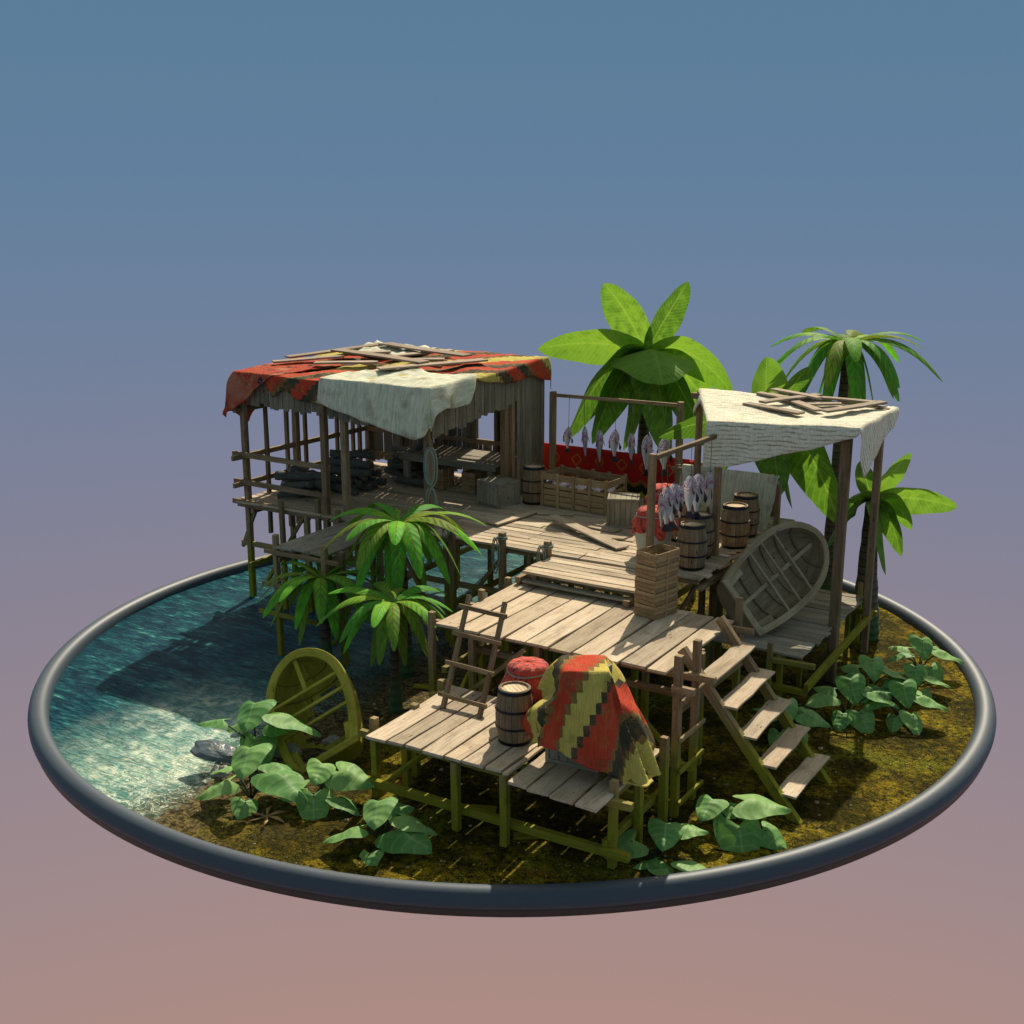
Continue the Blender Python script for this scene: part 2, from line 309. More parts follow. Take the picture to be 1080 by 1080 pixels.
# fish skin: uv = (along from head, around)
t = NT('fish_skin'); uv = t.uv(); q = t.xyz(uv); n = t.noise(t.mapv(uv, (9, 5, 1)), 1.5, 4, .7, 1.2); n2 = t.noise(t.mapv(uv, (60, 30, 1)), 1, 2, .5)
c = t.mix(t.mr(q[1], .25, .6), (.90, .84, .78), (.40, .42, .42))
c = t.mix(t.math('MULTIPLY', t.math('MULTIPLY', t.mr(n, .47, .55), t.mr(q[0], .55, .28)), .85), c, (.58, .12, .17))
c = t.mix(t.math('MULTIPLY', t.mr(n, .62, .56), t.math('MULTIPLY', t.mr(n, .5, .55), t.mr(q[0], .42, .25))), c, (.10, .04, .16))
c = t.mix(t.mr(q[0], .80, .86), c, (.012, .014, .02)); c = t.mix(t.mr(q[0], .05, .015), c, (.03, .03, .04))
t.col(c); t.rough(.32); t.bump(n2, .2, .005); M['fish'] = t.m
M['fin'] = plain('fish_fin', (.014, .016, .024), .4)

# ------------------------------------------------------------------ mesh builder
def tag(o, label, cat, group=None, kind=None):
    if label: o['label'] = label
    if cat: o['category'] = cat
    if group: o['group'] = group
    if kind: o['kind'] = kind
    return o
def empty(name, loc, label, cat, group=None, rz=0):
    o = bpy.data.objects.new(name, None); COL.objects.link(o); o.location = loc; o.rotation_euler = (0, 0, rz)
    o.empty_display_size = .1
    return tag(o, label, cat, group)
class MB:
    def __init__(s): s.v = []; s.f = []; s.uv = []; s.tn = []; s.sm = []
    def face(s, idx, uvs, tone, smooth=False):
        s.f.append(idx); s.uv.append(uvs); s.tn.append(tone); s.sm.append(smooth)
    def grid(s, pts, uvs=None, tone=None, smooth=True, closeu=False, flip=False):
        """pts[i][j]"""
        tone = tone or (R.random(), R.random()); b = len(s.v); n = len(pts); m = len(pts[0])
        for r in pts: s.v.extend([tuple(p) for p in r])
        for i in range(n-1):
            for j in range(m-1 if not closeu else m):
                j2 = (j+1) % m
                id_ = [b+i*m+j, b+i*m+j2, b+(i+1)*m+j2, b+(i+1)*m+j]
                if uvs: u = [uvs[i][j], uvs[i][j+1], uvs[i+1][j+1], uvs[i+1][j]]
                else: u = [(i*.1, j*.1)]*4
                if flip: id_.reverse(); u.reverse()
                s.face(id_, u, tone, smooth)
    def board(s, p0, p1, w, t, up=(0, 0, 1), n=1, wob=0., rag=0., tone=None, taper=1.):
        """a sawn board: w across, t thick, slightly uneven"""
        p0 = Vector(p0); p1 = Vector(p1); d = p1-p0; L = d.length; d = d/L; up = Vector(up)
        if abs(d.dot(up)) > .99: up = Vector((1, 0, 0))
        sd_ = d.cross(up).normalized(); nn = sd_.cross(d).normalized()
        tone = tone or (R.random(), R.random()); ou, ov = R.random()*30, R.random()*30
        b = len(s.v); ph = R.random()*9
        for i in range(n+1):
            k = i/n; c = p0+d*(L*k); wl = w/2*(1+(taper-1)*k)
            a1 = R.uniform(-wob, wob); a2 = R.uniform(-wob, wob); lz = math.sin(ph+k*5)*wob*.6
            e1 = R.uniform(-rag, rag) if i in (0, n) else 0; e2 = R.uniform(-rag, rag) if i in (0, n) else 0
            for sx, sy in ((-1, -1), (1, -1), (1, 1), (-1, 1)):
                s.v.append(tuple(c+sd_*(sx*wl+(a1 if sx < 0 else a2))+nn*(sy*t/2+lz)+d*(e1 if sx < 0 else e2)))
        per = [0, w, w+t, 2*w+t, 2*(w+t)]
        for i in range(n):
            for j in range(4):
                j2 = (j+1) % 4; u0 = ou+L*i/n; u1 = ou+L*(i+1)/n
                s.face([b+i*4+j, b+i*4+j2, b+(i+1)*4+j2, b+(i+1)*4+j], [(u0, ov+per[j]), (u0, ov+per[j+1]), (u1, ov+per[j+1]), (u1, ov+per[j])], tone)
        e = b+n*4
        s.face([b+3, b+2, b+1, b], [(ou, ov), (ou, ov+w), (ou+.02, ov+w), (ou+.02, ov)], (tone[0]*.5+.5, tone[1]))
        s.face([e, e+1, e+2, e+3], [(ou, ov), (ou, ov+w), (ou+.02, ov+w), (ou+.02, ov)], (tone[0]*.5+.5, tone[1]))
        return s
    def tube(s, pts, r, seg=8, tone=None, cap=True):
        pts = [Vector(p) for p in pts]; rr = r if isinstance(r, (list, tuple)) else [r]*len(pts)
        rows = []; prev = None; uvs = []; L = 0
        for i, p in enumerate(pts):
            T = (pts[min(i+1, len(pts)-1)]-pts[max(i-1, 0)]).normalized()
            if prev is None: a = T.orthogonal().normalized()
            else: a = (prev-T*prev.dot(T)).normalized()
            prev = a; b2 = T.cross(a)
            rows.append([p+(a*math.cos(x)+b2*math.sin(x))*rr[i] for x in [2*math.pi*k/seg for k in range(seg)]])
            if i: L += (pts[i]-pts[i-1]).length
            uvs.append([(L, k*2*math.pi*rr[i]/seg) for k in range(seg+1)])
        b = len(s.v); s.grid(rows, uvs, tone, True, closeu=True)
        if cap:
            tn = tone or (.5, .5); m = seg
            s.face(list(range(b, b+m))[::-1], [(0, 0)]*m, tn); e = b+(len(pts)-1)*m; s.face(list(range(e, e+m)), [(0, 0)]*m, tn)
    def lathe(s, prof, seg=32, c=(0, 0, 0), tone=None, smooth=True, wob=None):
        rows = []; uvs = []; L = 0
        for i, (r, z) in enumerate(prof):
            if i: L += math.hypot(r-prof[i-1][0], z-prof[i-1][1])
            rows.append([(c[0]+(r+(wob(k, i) if wob else 0))*math.cos(2*math.pi*k/seg), c[1]+(r+(wob(k, i) if wob else 0))*math.sin(2*math.pi*k/seg), c[2]+z) for k in range(seg)])
            uvs.append([(L, k/seg*6.28*max(r, .05)) for k in range(seg+1)])
        s.grid(rows, uvs, tone, smooth, closeu=True, flip=True)
    def build(s, name, mat, parent=None, loc=None, bevel=0, solid=0, off=0, subsurf=0):
        me = bpy.data.meshes.new(name); me.from_pydata(s.v, [], s.f)
        u = me.uv_layers.new(name='uv'); tn = me.uv_layers.new(name='tone')
        a = []; b = []
        for uv, q in zip(s.uv, s.tn):
            for x in uv: a.extend((x[0], x[1])); b.extend(q)
        u.data.foreach_set('uv', a); tn.data.foreach_set('uv', b)
        me.polygons.foreach_set('use_smooth', s.sm)
        me.materials.append(M[mat] if isinstance(mat, str) else mat); me.update()
        o = bpy.data.objects.new(name, me); COL.objects.link(o)
        if parent: o.parent = parent
        if loc: o.location = loc
        if subsurf:
            m = o.modifiers.new('s', 'SUBSURF'); m.levels = m.render_levels = subsurf
        if solid:
            m = o.modifiers.new('t', 'SOLIDIFY'); m.thickness = solid; m.offset = off
        if bevel:
            m = o.modifiers.new('b', 'BEVEL'); m.width = bevel; m.segments = 1; m.limit_method = 'ANGLE'; m.angle_limit = rad(40)
        return o
def copy_tree(o, parent=None):
    c = o.copy(); COL.objects.link(c)
    if parent: c.parent = parent
    for ch in list(o.children): copy_tree(ch, c)
    return c
def one_board(name, mat, parent, p0, p1, w, t, up=(0, 0, 1), n=3, wob=.004, rag=.004, bevel=.005, **k):
    base = parent.location if parent else Vector((0, 0, 0))
    return MB().board(Vector(p0)-base, Vector(p1)-base, w, t, up, n, wob, rag, **k).build(name, mat, parent, bevel=bevel)

# ------------------------------------------------------------------ ground, water, rim
def gh(x, y):
    s = x+.9+.25*math.sin(y*1.3)
    z = .035 if s > .8 else max(-.085, .035-(.8-s)*.06)
    return z-.02*min(1, max(0, (math.hypot(x, y)-5.9)/.6))+.02*noise.noise(Vector((x*1.3, y*1.3, 0)))+.008*noise.noise(Vector((x*6, y*6, 3)))
def disc(h, nr, na, r1):
    mb = MB(); rows = []
    for i in range(nr+1):
        r = .02+(r1-.02)*i/nr
        rows.append([(r*math.cos(2*math.pi*k/na), r*math.sin(2*math.pi*k/na), h(r*math.cos(2*math.pi*k/na), r*math.sin(2*math.pi*k/na))) for k in range(na)])
    uvs = [[(0, 0)]*(na+1)]*(nr+1)
    mb.grid(rows, uvs, (.5, .5), True, closeu=True); return mb
tag(disc(gh, 70, 220, 6.57).build('ground', 'ground'), None, None, kind='structure')
def wh(x, y): return -.012+.012*noise.noise(Vector((x*1.1, y*1.9, 0)))
tag(disc(wh, 40, 160, 6.56).build('water', 'water'), None, None, kind='structure')
mb = MB(); prof = [(6.545, -.06), (6.545, .02), (6.555, .075), (6.585, .12), (6.63, .148), (6.68, .155), (6.73, .145), (6.775, .115), (6.80, .07), (6.812, .02), (6.81, -.02), (6.795, -.028), (6.782, -.032), (6.782, -.045), (6.775, -.125), (6.50, -.125), (6.50, -.06)]
mb.lathe(prof, 200, tone=(.5, .5)); rim = mb.build('display_rim', 'rim')
tag(rim, 'dark blue-grey round rim tube enclosing the whole diorama', 'rim')

# ------------------------------------------------------------------ decks
def deck(name, loc, label, x0, x1, y0, y1, z, along, mat='plank', wid=.2, gap=.014, thick=.035, rag=.05, skip=(), seg=5, split=None):
    root = empty(name, loc, label, 'deck'); mb = MB(); L = Vector(loc)
    a0, a1 = (y0, y1) if along == 'x' else (x0, x1); b0, b1 = (x0, x1) if along == 'x' else (y0, y1)
    p = a0; k = 0
    while p < a1-.05:
        w = min(wid*R.uniform(.8, 1.25), a1-p)
        pieces = [(b0, b1)]
        if split: 
            cuts = sorted(c+R.uniform(-.15, .15) for c in split if R.random() < .75); e = [b0]+cuts+[b1]; pieces = [(e[i]+(.006 if i else 0), e[i+1]) for i in range(len(e)-1)]
        for (c0, c1) in pieces:
            r0 = c0-(R.uniform(0, rag) if c0 == b0 else 0); r1 = c1+(R.uniform(0, rag) if c1 == b1 else 0); dz = R.uniform(-.006, .006); sk = R.uniform(-.012, .012)
            if along == 'x': A, B = (r0, p+w/2, z+dz-thick/2), (r1, p+w/2+sk, z-dz-thick/2)
            else: A, B = (p+w/2, r0, z+dz-thick/2), (p+w/2+sk, r1, z-dz-thick/2)
            if (k in skip): continue
            mb.board(Vector(A)-L, Vector(B)-L, w-gap, thick, n=seg, wob=.006, rag=.012)
        k += 1; p += w
    mb.build('planks', mat, root, bevel=.005)
    return root
def post(root, x, y, z0, z1, w=.095, lean=(0, 0), mat='post', name='post'):
    w *= .86
    return one_board(name, mat, root, (x, y, z0), (x+lean[0], y+lean[1], z1), w, w*R.uniform(.9, 1.05), up=(1, 0, 0), n=4, wob=.005, rag=.003)
def beam(root, p0, p1, w=.07, t=.08, name='beam', mat='post'):
    return one_board(name, mat, root, p0, p1, w, t, n=4, wob=.004)
def brace(root, p0, p1, w=.055, t=.055): return one_board('brace', 'post', root, p0, p1, w, t, n=3)

DZ = 1.72
md = deck('main_deck', (-1, 1.5, 0), 'large raised plank deck on stilts, holding the hut and the barrels', -5.38, 3.0, -.10, 3.6, DZ, 'x', wid=.17, split=(-3.6, -1.6, -.1, 1.3), rag=.07)
for X in (-5.3, -3.9, -2.55, -1.15, .35, 1.6, 2.85):
    for Y in (.02, 1.2, 2.4, 3.45):
        if X in (-5.3, -1.55) and Y < .1 or (X > 1.4 and Y < 1): continue
        post(md, X+R.uniform(-.05, .05), Y+R.uniform(-.04, .04), -.3, DZ-.04, .09, (R.uniform(-.03, .03), 0))
for Y in (.02, 1.2, 2.4, 3.45): beam(md, (-5.45, Y+.0, DZ-.085), (2.95, Y, DZ-.085))
for Y in (0.12, 2.5): beam(md, (-5.5, Y, .93), (2.9, Y, .90))
for X in (-5.2, -2.5, -1.1, .4, 1.7, 2.9): beam(md, (X+.07, .0, DZ-.17), (X+.07, 3.55, DZ-.17)); beam(md, (X+.06, -.1, .62), (X+.06, 3.55, .70))
for a, b in (((-5.15, .12, 1.55), (-5.5, .12, .85)), ((-4.0, .0, 1.6), (-4.9, .0, .3)), ((-2.3, .1, 1.6), (-1.35, .1, .1)), ((-.2, .15, 1.55), (-1.2, .15, .25)), ((.4, .9, 1.5), (-.9, .9, .2)), ((.2, .1, 1.55), (1.2, .1, .3)), ((2.8, .3, 1.5), (2.3, -.2, .3)), ((-3.8, 2.4, 1.6), (-2.6, 2.4, .2)), ((-.3, 2.2, 1.55), (.8, 2.2, .3))): brace(md, a, b)
for X, Y, h in ((-.98, -.12, 1.93), (-.08, -.14, 1.93), (.70, -.16, 1.92)):
    post(md, X, Y, -.3, h, .105, mat='post')
for X, Y, h in ((-3.66, -.03, 1.95), (-3.15, -.15, 1.86), (-4.35, -.13, 1.86), (1.4, -.3, 1.6)): post(md, X, Y, -.3, h, .085)

ww = deck('walkway', (-2.48, -1, 0), 'narrow plank walkway reaching out over the water from the hut deck', -2.97, -1.98, -1.80, -.12, DZ-.01, 'y', mat='greyplank', wid=.33, rag=.05)
for X, Y, h in ((-2.98, -1.79, 1.87), (-2.02, -1.84, 1.86), (-1.90, -1.60, 1.72), (-2.98, -.6, 1.6), (-1.98, -.6, 1.6)): post(ww, X, Y, -.3, h, .095)
for a, b in (((-3.15, -1.85, 1.62), (-1.75, -1.85, 1.62)), ((-3.2, -1.87, 1.12), (-2.6, -1.87, 1.12)), ((-3.3, -1.86, .66), (-1.8, -1.86, .66)), ((-2.93, -1.8, 1.5), (-2.93, -.1, 1.5)), ((-2.0, -1.8, 1.5), (-2.0, -.1, 1.5))): beam(ww, a, b, .05, .06)
brace(ww, (-2.02, -1.7, .3), (-2.02, -.7, 1.5))

ld = deck('landing_deck', (1.7, -.5, 0), 'plank landing in front of the main deck, lit by the sun', .78, 2.55, -.99, -.12, 1.70, 'x', wid=.15, rag=.07)
for X, Y in ((.90, -.86), (2.45, -.86), (1.7, -.8), (.9, -.25)): post(ld, X, Y, -.2, 1.66, .09)
beam(ld, (.74, -.80, 1.61), (2.6, -.80, 1.61)); beam(ld, (.74, -.2, 1.61), (2.6, -.2, 1.61))
beam(ld, (.70, -1.0, 1.56), (.70, -.25, 1.56), .08, .09); beam(ld, (2.42, -1.12, 1.55), (2.42, -.4, 1.55), .1, .09)
st = one_board('step_board', 'greyplank', None, (.80, -.98, 1.57), (2.42, -1.0, 1.57), .13, .03)
tag(st, 'narrow step board tucked between the landing and the broad middle platform', 'board')

MZ = 1.50
mp = deck('middle_platform', (2.2, -1.8, 0), 'broad sunlit plank platform with the steps and leaning ladder', .62, 3.82, -2.86, -.84, MZ, 'y', wid=.33, gap=.03, thick=.035, rag=.06)
for X, Y, h in ((.62, -2.93, 1.66), (.60, -1.75, 1.62), (.52, -.95, 1.56), (1.10, -2.75, 1.46), (2.05, -2.75, 1.46), (3.1, -2.75, 1.46), (2.2, -1.0, 1.46), (3.86, -2.0, 1.46), (3.84, -.78, 1.80), (1.1, -1.4, 1.46), (3.0, -1.7, 1.46)): post(mp, X, Y, -.15, h, .095)
beam(mp, (.5, -2.68, 1.42), (4.28, -2.68, 1.42)); beam(mp, (.5, -1.02, 1.42), (4.12, -.98, 1.44)); beam(mp, (.5, -1.9, 1.42), (3.85, -1.9, 1.42))
beam(mp, (.6, -2.95, .45), (4.2, -2.95, .45)); beam(mp, (.7, -2.8, .85), (.7, -.9, .85)); beam(mp, (3.9, -2.8, 1.0), (3.9, -.7, .95)); beam(mp, (1.1, -2.60, 1.15), (3.9, -2.60, 1.15))
beam(mp, (4.1, -2.95, 1.55), (4.42, -2.95, 1.55), .07, .08, 'stub'); beam(mp, (4.1, -3.38, 1.55), (4.36, -3.38, 1.55), .07, .08, 'stub')
brace(mp, (1.95, -2.9, 1.4), (1.0, -2.9, .55)); brace(mp, (3.3, -2.7, .9), (4.0, -2.7, .3)); brace(mp, (.7, -2.7, .2), (.7, -1.5, 1.2))

LZ = .90
lp = deck('low_platform', (2.6, -4.2, 0), 'low front plank platform with the blanket-covered crate on it', 1.14, 2.98, -4.93, -3.30, LZ+.01, 'y', wid=.235, gap=.022, rag=.05)
mb = MB(); L = Vector((2.6, -4.2, 0)); x = 3.0
for w in (.26, .27, .29, .27):
    mb.board(Vector((x+w/2, -5.05+R.uniform(-.05, .04), LZ-.05))-L, Vector((x+w/2, -3.55+R.uniform(-.05, .05), LZ-.03))-L, w-.025, .035, n=5, wob=.008, rag=.015); x += w
mb.build('planks', 'plank', lp, bevel=.005)
for X, Y, z0, h in ((1.06, -4.70, -.1, 1.0), (1.10, -3.42, -.1, 1.02), (2.27, -4.86, -.1, .84), (2.90, -4.88, -.1, .86), (4.06, -4.66, -.05, 1.0), (4.10, -4.15, -.05, 1.05), (4.14, -3.62, -.05, 1.08), (1.5, -3.4, -.1, .84), (2.9, -3.4, -.1, .84), (1.15, -4.05, -.1, .95), (1.2, -4.3, -.1, .84)): post(lp, X, Y, z0, h, .10)
beam(lp, (.92, -4.78, .82), (3.0, -4.80, .82)); beam(lp, (2.95, -4.82, .80), (4.3, -4.72, .79)); beam(lp, (.90, -4.80, .25), (4.28, -4.72, .22), .08, .09)
beam(lp, (1.0, -3.5, .83), (4.15, -3.52, .80)); beam(lp, (4.0, -4.72, .30), (4.04, -3.4, .34), .07, .08); beam(lp, (4.0, -4.7, .78), (4.03, -3.4, .80)); beam(lp, (1.12, -4.75, .80), (1.12, -3.3, .82)); beam(lp, (1.1, -3.45, .2), (4.1, -3.45, .2))
brace(lp, (1.15, -4.72, .2), (1.7, -4.0, .72))

bd = deck('boat_deck', (3.7, 1.4, 0), 'grey plank jetty under the upturned rowing boat', 2.98, 4.40, .02, 2.95, .86, 'x', mat='greyplank', wid=.19, gap=.012, rag=.09)
for X, Y in ((3.05, .15), (4.1, .15), (4.1, 1.0), (4.2, 2.9), (3.0, 1.6), (3.0, 2.9)): post(bd, X, Y, -.1, .82 if Y != .15 else .83, .08)
post(bd, 4.02, -.05, -.1, 1.0, .08); post(bd, 4.30, 3.1, -.1, 1.02, .08)
beam(bd, (4.05, -.05, .76), (4.62, 0, .76), .07, .07); beam(bd, (4.12, .0, .77), (4.12, 3.0, .77)); beam(bd, (4.5, .05, .42), (4.52, 3.0, .58), .06, .11); beam(bd, (3.1, 0, .77), (3.1, 3.0, .77)); beam(bd, (3.0, .1, .35), (4.5, .1, .33)); beam(bd, (4.05, 3.0, .6), (4.6, 3.0, .6))

# ------------------------------------------------------------------ hut
HX0, HX1, HY0, HY1 = -5.30, -1.55, .10, 3.42
def zr(y): return 3.84+.04*y
hut = empty('stilt_hut', (-3.4, 1.7, 0), 'open-sided board hut on stilts over the water, roofed with cloths', 'hut')
def hpost(x, y, z0, z1, w=.10, m='frame'): return post(hut, x, y, z0, z1, w, mat=m)
hpost(HX0, HY0, -.4, zr(0)-.06, .11, 'post')
for x, y in ((-3.50, -.0), (-3.18, .12), (HX1, HY0)): hpost(x, y, 1.0 if x < -2 else 1.6, zr(0)-.08, .12)
for y in (.62, 1.14, 1.38, 1.62, 2.5, 2.95, 3.15): hpost(HX0, y, 1.0, zr(y)-.08, .075 if y != 1.38 else .12)
hpost(HX0, 1.55, -.3, 1.7, .1, 'post'); hpost(HX0, HY1, 1.0, zr(HY1)-.08, .12); hpost(HX1, HY1, 1.0, zr(HY1)-.08, .12)
for y in (2.28, 2.50): hpost(HX1, y, 1.6, zr(y)-.08, .12)
for x in (-4.5, -3.6, -2.86, -2.40): hpost(x, HY1-.02, 1.6, zr(HY1)-.08, .09)
def rail(p0, p1, w=.05, t=.085): return one_board('rail', 'frame', hut, p0, p1, w, t, n=4)
for z, y in ((2.50, -.0), (2.03, .0), (1.70, -.05)): rail((-5.5, y, z), (-3.42, y+.02, z-.02))
rail((HX0-.02, -.2, 2.46), (HX0, HY1, 2.42)); rail((HX0-.02, -.2, 2.00), (HX0, HY1, 1.98)); rail((HX0-.02, -.1, 3.26), (HX0, HY1, 3.2))
rail((HX0, HY1-.05, 2.42), (HX1, HY1-.05, 2.42)); rail((HX0, HY1-.05, 3.2), (HX1, HY1-.05, 3.2)); rail((HX0, HY1-.05, 1.95), (-2.9, HY1-.05, 1.95))
rail((HX0-.1, HY0, zr(0)-.09), (HX1+.1, HY0, zr(0)-.09)); rail((HX1, HY0-.1, zr(0)-.05), (HX1, HY1, zr(3.4)-.05)); rail((HX0-.1, HY1, zr(3.4)-.05), (HX1, HY1, zr(3.4)-.05)); rail((HX0, HY0, zr(0)-.05), (HX0, HY1, zr(3.4)-.05))
def wall(p0, p1, zb, zt, name='wall_boards', mat='wall', wid=.105, gap=.006, rag=.04):
    mb = MB(); p0 = Vector(p0+(0,)); p1 = Vector(p1+(0,)); d = p1-p0; L = d.length; d /= L; x = 0; nrm = d.cross(UP); base = hut.location
    while x < L-.02:
        w = min(wid*R.uniform(.8, 1.2), L-x); c = p0+d*(x+w/2)+nrm*R.uniform(-.006, .006); k = (x+w/2)/L
        b = zb(k) if callable(zb) else zb; t_ = zt(k) if callable(zt) else zt
        mb.board(Vector((c.x, c.y, b+R.uniform(-rag, rag)))-base, Vector((c.x+R.uniform(-.01, .01)*d.x, c.y+R.uniform(-.01, .01)*d.y, t_))-base, w-gap, .02, up=nrm, n=3, wob=.003, rag=.006); x += w
    return mb.build(name, mat, hut, bevel=.003)
wall((HX0, HY0-.07), (-3.42, HY0-.07), lambda k: 3.37-.05*k, zr(0)-.02, 'valance')
wall((-3.42, HY0-.07), (HX1, HY0-.07), lambda k: 3.32-.16*k, zr(0)-.02, 'valance')
wall((HX1+.07, HY0), (HX1+.07, 2.62), lambda k: 3.13+.22*k, lambda k: zr(2.6*k)-.02, 'valance')
wall((HX1+.07, 2.56), (HX1+.07, HY1+.05), 1.72, lambda k: zr(3)-.0, wid=.1)
wall((HX0, HY1+.05), (-2.83, HY1+.05), lambda k: 1.77+.05*math.sin(k*9), zr(3.4)-.03, gap=.009)
wall((-2.83, HY1+.05), (-2.43, HY1+.05), 1.77, 2.36, gap=.009); wall((-2.83, HY1+.05), (-2.43, HY1+.05), 3.45, 3.93)
wall((-2.43, HY1+.05), (HX1, HY1+.05), 1.75, zr(3.4)-.03, gap=.014)
mb = MB(); x = HX0-.05; base = hut.location
while x < HX1+.0:
    w = R.uniform(.14, .2)
    mb.board(Vector((x+w/2, HY0-.06, zr(0)-.005))-base, Vector((x+w/2, HY1+.1, zr(3.5)-.005))-base, w-R.choice((.004, .006, .008)), .02, n=3, wob=.003, rag=.03); x += w
mb.build('roof_boards', 'wall', hut)
for y in (.9, 1.8, 2.6): rail((HX0, y, zr(y)-.06), (HX1, y, zr(y)-.06))

# ------------------------------------------------------------------ cloths
def lerp_list(lst):
    def f(k):
        for (a, va), (b, vb) in zip(lst, lst[1:]):
            if k <= b: 
                q = max(0, min(1, (k-a)/(b-a))); q = q*q*(3-2*q)*.5+q*.5
                return va+(vb-va)*q
        return lst[-1][1]
    return f
def drape(quad, Wd, Dp, slo, shi, tlo, thi, nu, nv, lump=.02, flare=.10, slope=.12, pleat=.02, pk=7., seed=0, lift=0., sag=0, floor=None):
    """cloth over a quad top (P00,P10,P11,P01); s,t in metres; overhang falls down"""
    P00, P10, P11, P01 = [Vector(p) for p in quad]
    def B(a, b): return P00*(1-a)*(1-b)+P10*a*(1-b)+P11*a*b+P01*(1-a)*b
    mb = MB(); rows = []; uvs = []
    for i in range(nu+1):
        a = i/nu; r = []; ur = []
        for j in range(nv+1):
            b = j/nv
            s0, s1 = slo(b), shi(b); t0, t1 = tlo(a), thi(a)
            s = s0+(s1-s0)*a; t_ = t0+(t1-t0)*b
            cs = max(0, min(Wd, s)); ct = max(0, min(Dp, t_)); os_, ot = s-cs, t_-ct; Lh = math.hypot(os_, ot)
            c = B(cs/Wd, ct/Dp)
            nz = noise.noise(Vector((s*1.6+seed, t_*1.6, seed))); nf = noise.noise(Vector((s*6+seed, t_*6, 5)))
            edge = min(1, min(min(cs, Wd-cs), min(ct, Dp-ct))/.3)
            z = c.z+lift+lump*(nz*1.2+nf*.45+.35)*(.35+.65*edge)-sag*math.sin(math.pi*cs/Wd)*math.sin(math.pi*ct/Dp)
            p = Vector((c.x, c.y, z))
            if Lh > 1e-6:
                ds = (B(1, .5)-B(0, .5)).normalized(); dt = (B(.5, 1)-B(.5, 0)).normalized()
                o_ = (ds*os_+dt*ot)/Lh; o_.z = 0; o_.normalize()
                tang = cs*1. if abs(ot) > abs(os_) else ct*1.
                pl = pleat*math.sin(pk*(s+t_*(1 if abs(os_) > abs(ot) else .15))+seed*2+1.5*noise.noise(Vector((s*2, t_*2, seed))))*min(1, Lh/.25)
                out = flare*(1-math.exp(-Lh/.12))*.5+slope*Lh+pl
                dz = max(0, Lh-.02)*.98
                p = Vector((c.x, c.y, z-dz))+o_*out
                p.z += pl*.4
            if floor is not None: p.z = max(p.z, floor+.008+.004*nf)
            r.append(p); ur.append((s, t_))
        rows.append(r); uvs.append(ur)
    mb.grid(rows, uvs, (.5, .5), True, flip=True)
    return mb
RW, RD = HX1-HX0+.1, HY1-HY0+.1
def rq(dz): return ((HX0-.05, HY0-.12, zr(0)+dz), (HX1+.12, HY0-.12, zr(0)+dz), (HX1+.12, HY1+.12, zr(3.4)+dz), (HX0-.05, HY1+.12, zr(3.4)+dz))
c_ = lambda v: (lambda k: v)
RW = HX1-HX0+.17; RD = HY1-HY0+.24
o = drape(rq(.02), RW, RD, c_(.15), lerp_list([(0, RW+.0), (.30, RW+.02), (.45, RW+.14), (.6, RW+.26), (.78, RW+.27), (.88, RW+.40), (1, RW+.50)]),
    lerp_list([(0, -.02), (.14, -.1), (.19, -.36), (.25, -.20), (.34, -.36), (.46, -.38), (.5, -.05), (1, -.02)]), lerp_list([(0, RD+.1), (.5, RD+.25), (1, RD+.3)]), 90, 80, lump=.05, flare=.05, slope=.05, pleat=.012, seed=2).build('roof_cloth', 'patch', solid=.012)
tag(o, 'red, yellow and dark zigzag patchwork cloth spread across the hut roof', 'cloth')
o = drape(rq(.05), RW, RD, lerp_list([(0, -.55), (.3, -.70), (.55, -1.0), (.75, -.5), (1, -.25)]), lerp_list([(0, .95), (1, 1.3)]), lerp_list([(0, -.55), (.35, -.70), (.55, -.50), (.75, -.24), (1, .05)]), lerp_list([(0, 1.4), (.5, 1.7), (1, 1.2)]), 50, 46, lump=.03, flare=.12, slope=.17, pleat=.035, seed=11).build('roof_cloth', 'paisley', solid=.012)
tag(o, 'faded red paisley cloth hanging over the hut roof corner above the water', 'cloth')
o = drape(rq(.075), RW, RD, lerp_list([(0, 1.80), (.5, 1.85), (1, 2.0)]), lerp_list([(0, RW+.50), (.4, RW+.38), (.75, RW+.42), (1, RW+.02)]), lerp_list([(0, -.40), (.2, -.52), (.4, -.62), (.6, -.74), (.76, -.80), (1, -.42)]), lerp_list([(0, .95), (.3, 1.35), (.6, 1.1), (1, 1.3)]), 60, 46, lump=.05, flare=.08, slope=.15, pleat=.042, pk=8, seed=5).build('roof_cloth', 'linen', solid=.012)
tag(o, 'pale green-white linen sheet hanging deep over the front edge of the hut roof', 'cloth')
o = drape(rq(.07), RW, RD, c_(.5), c_(1.9), c_(2.1), c_(3.2), 26, 22, lump=.11, seed=9).build('roof_cloth', 'linen', solid=.012)
tag(o, 'crumpled white sheet lying under loose boards at the back of the hut roof', 'cloth')

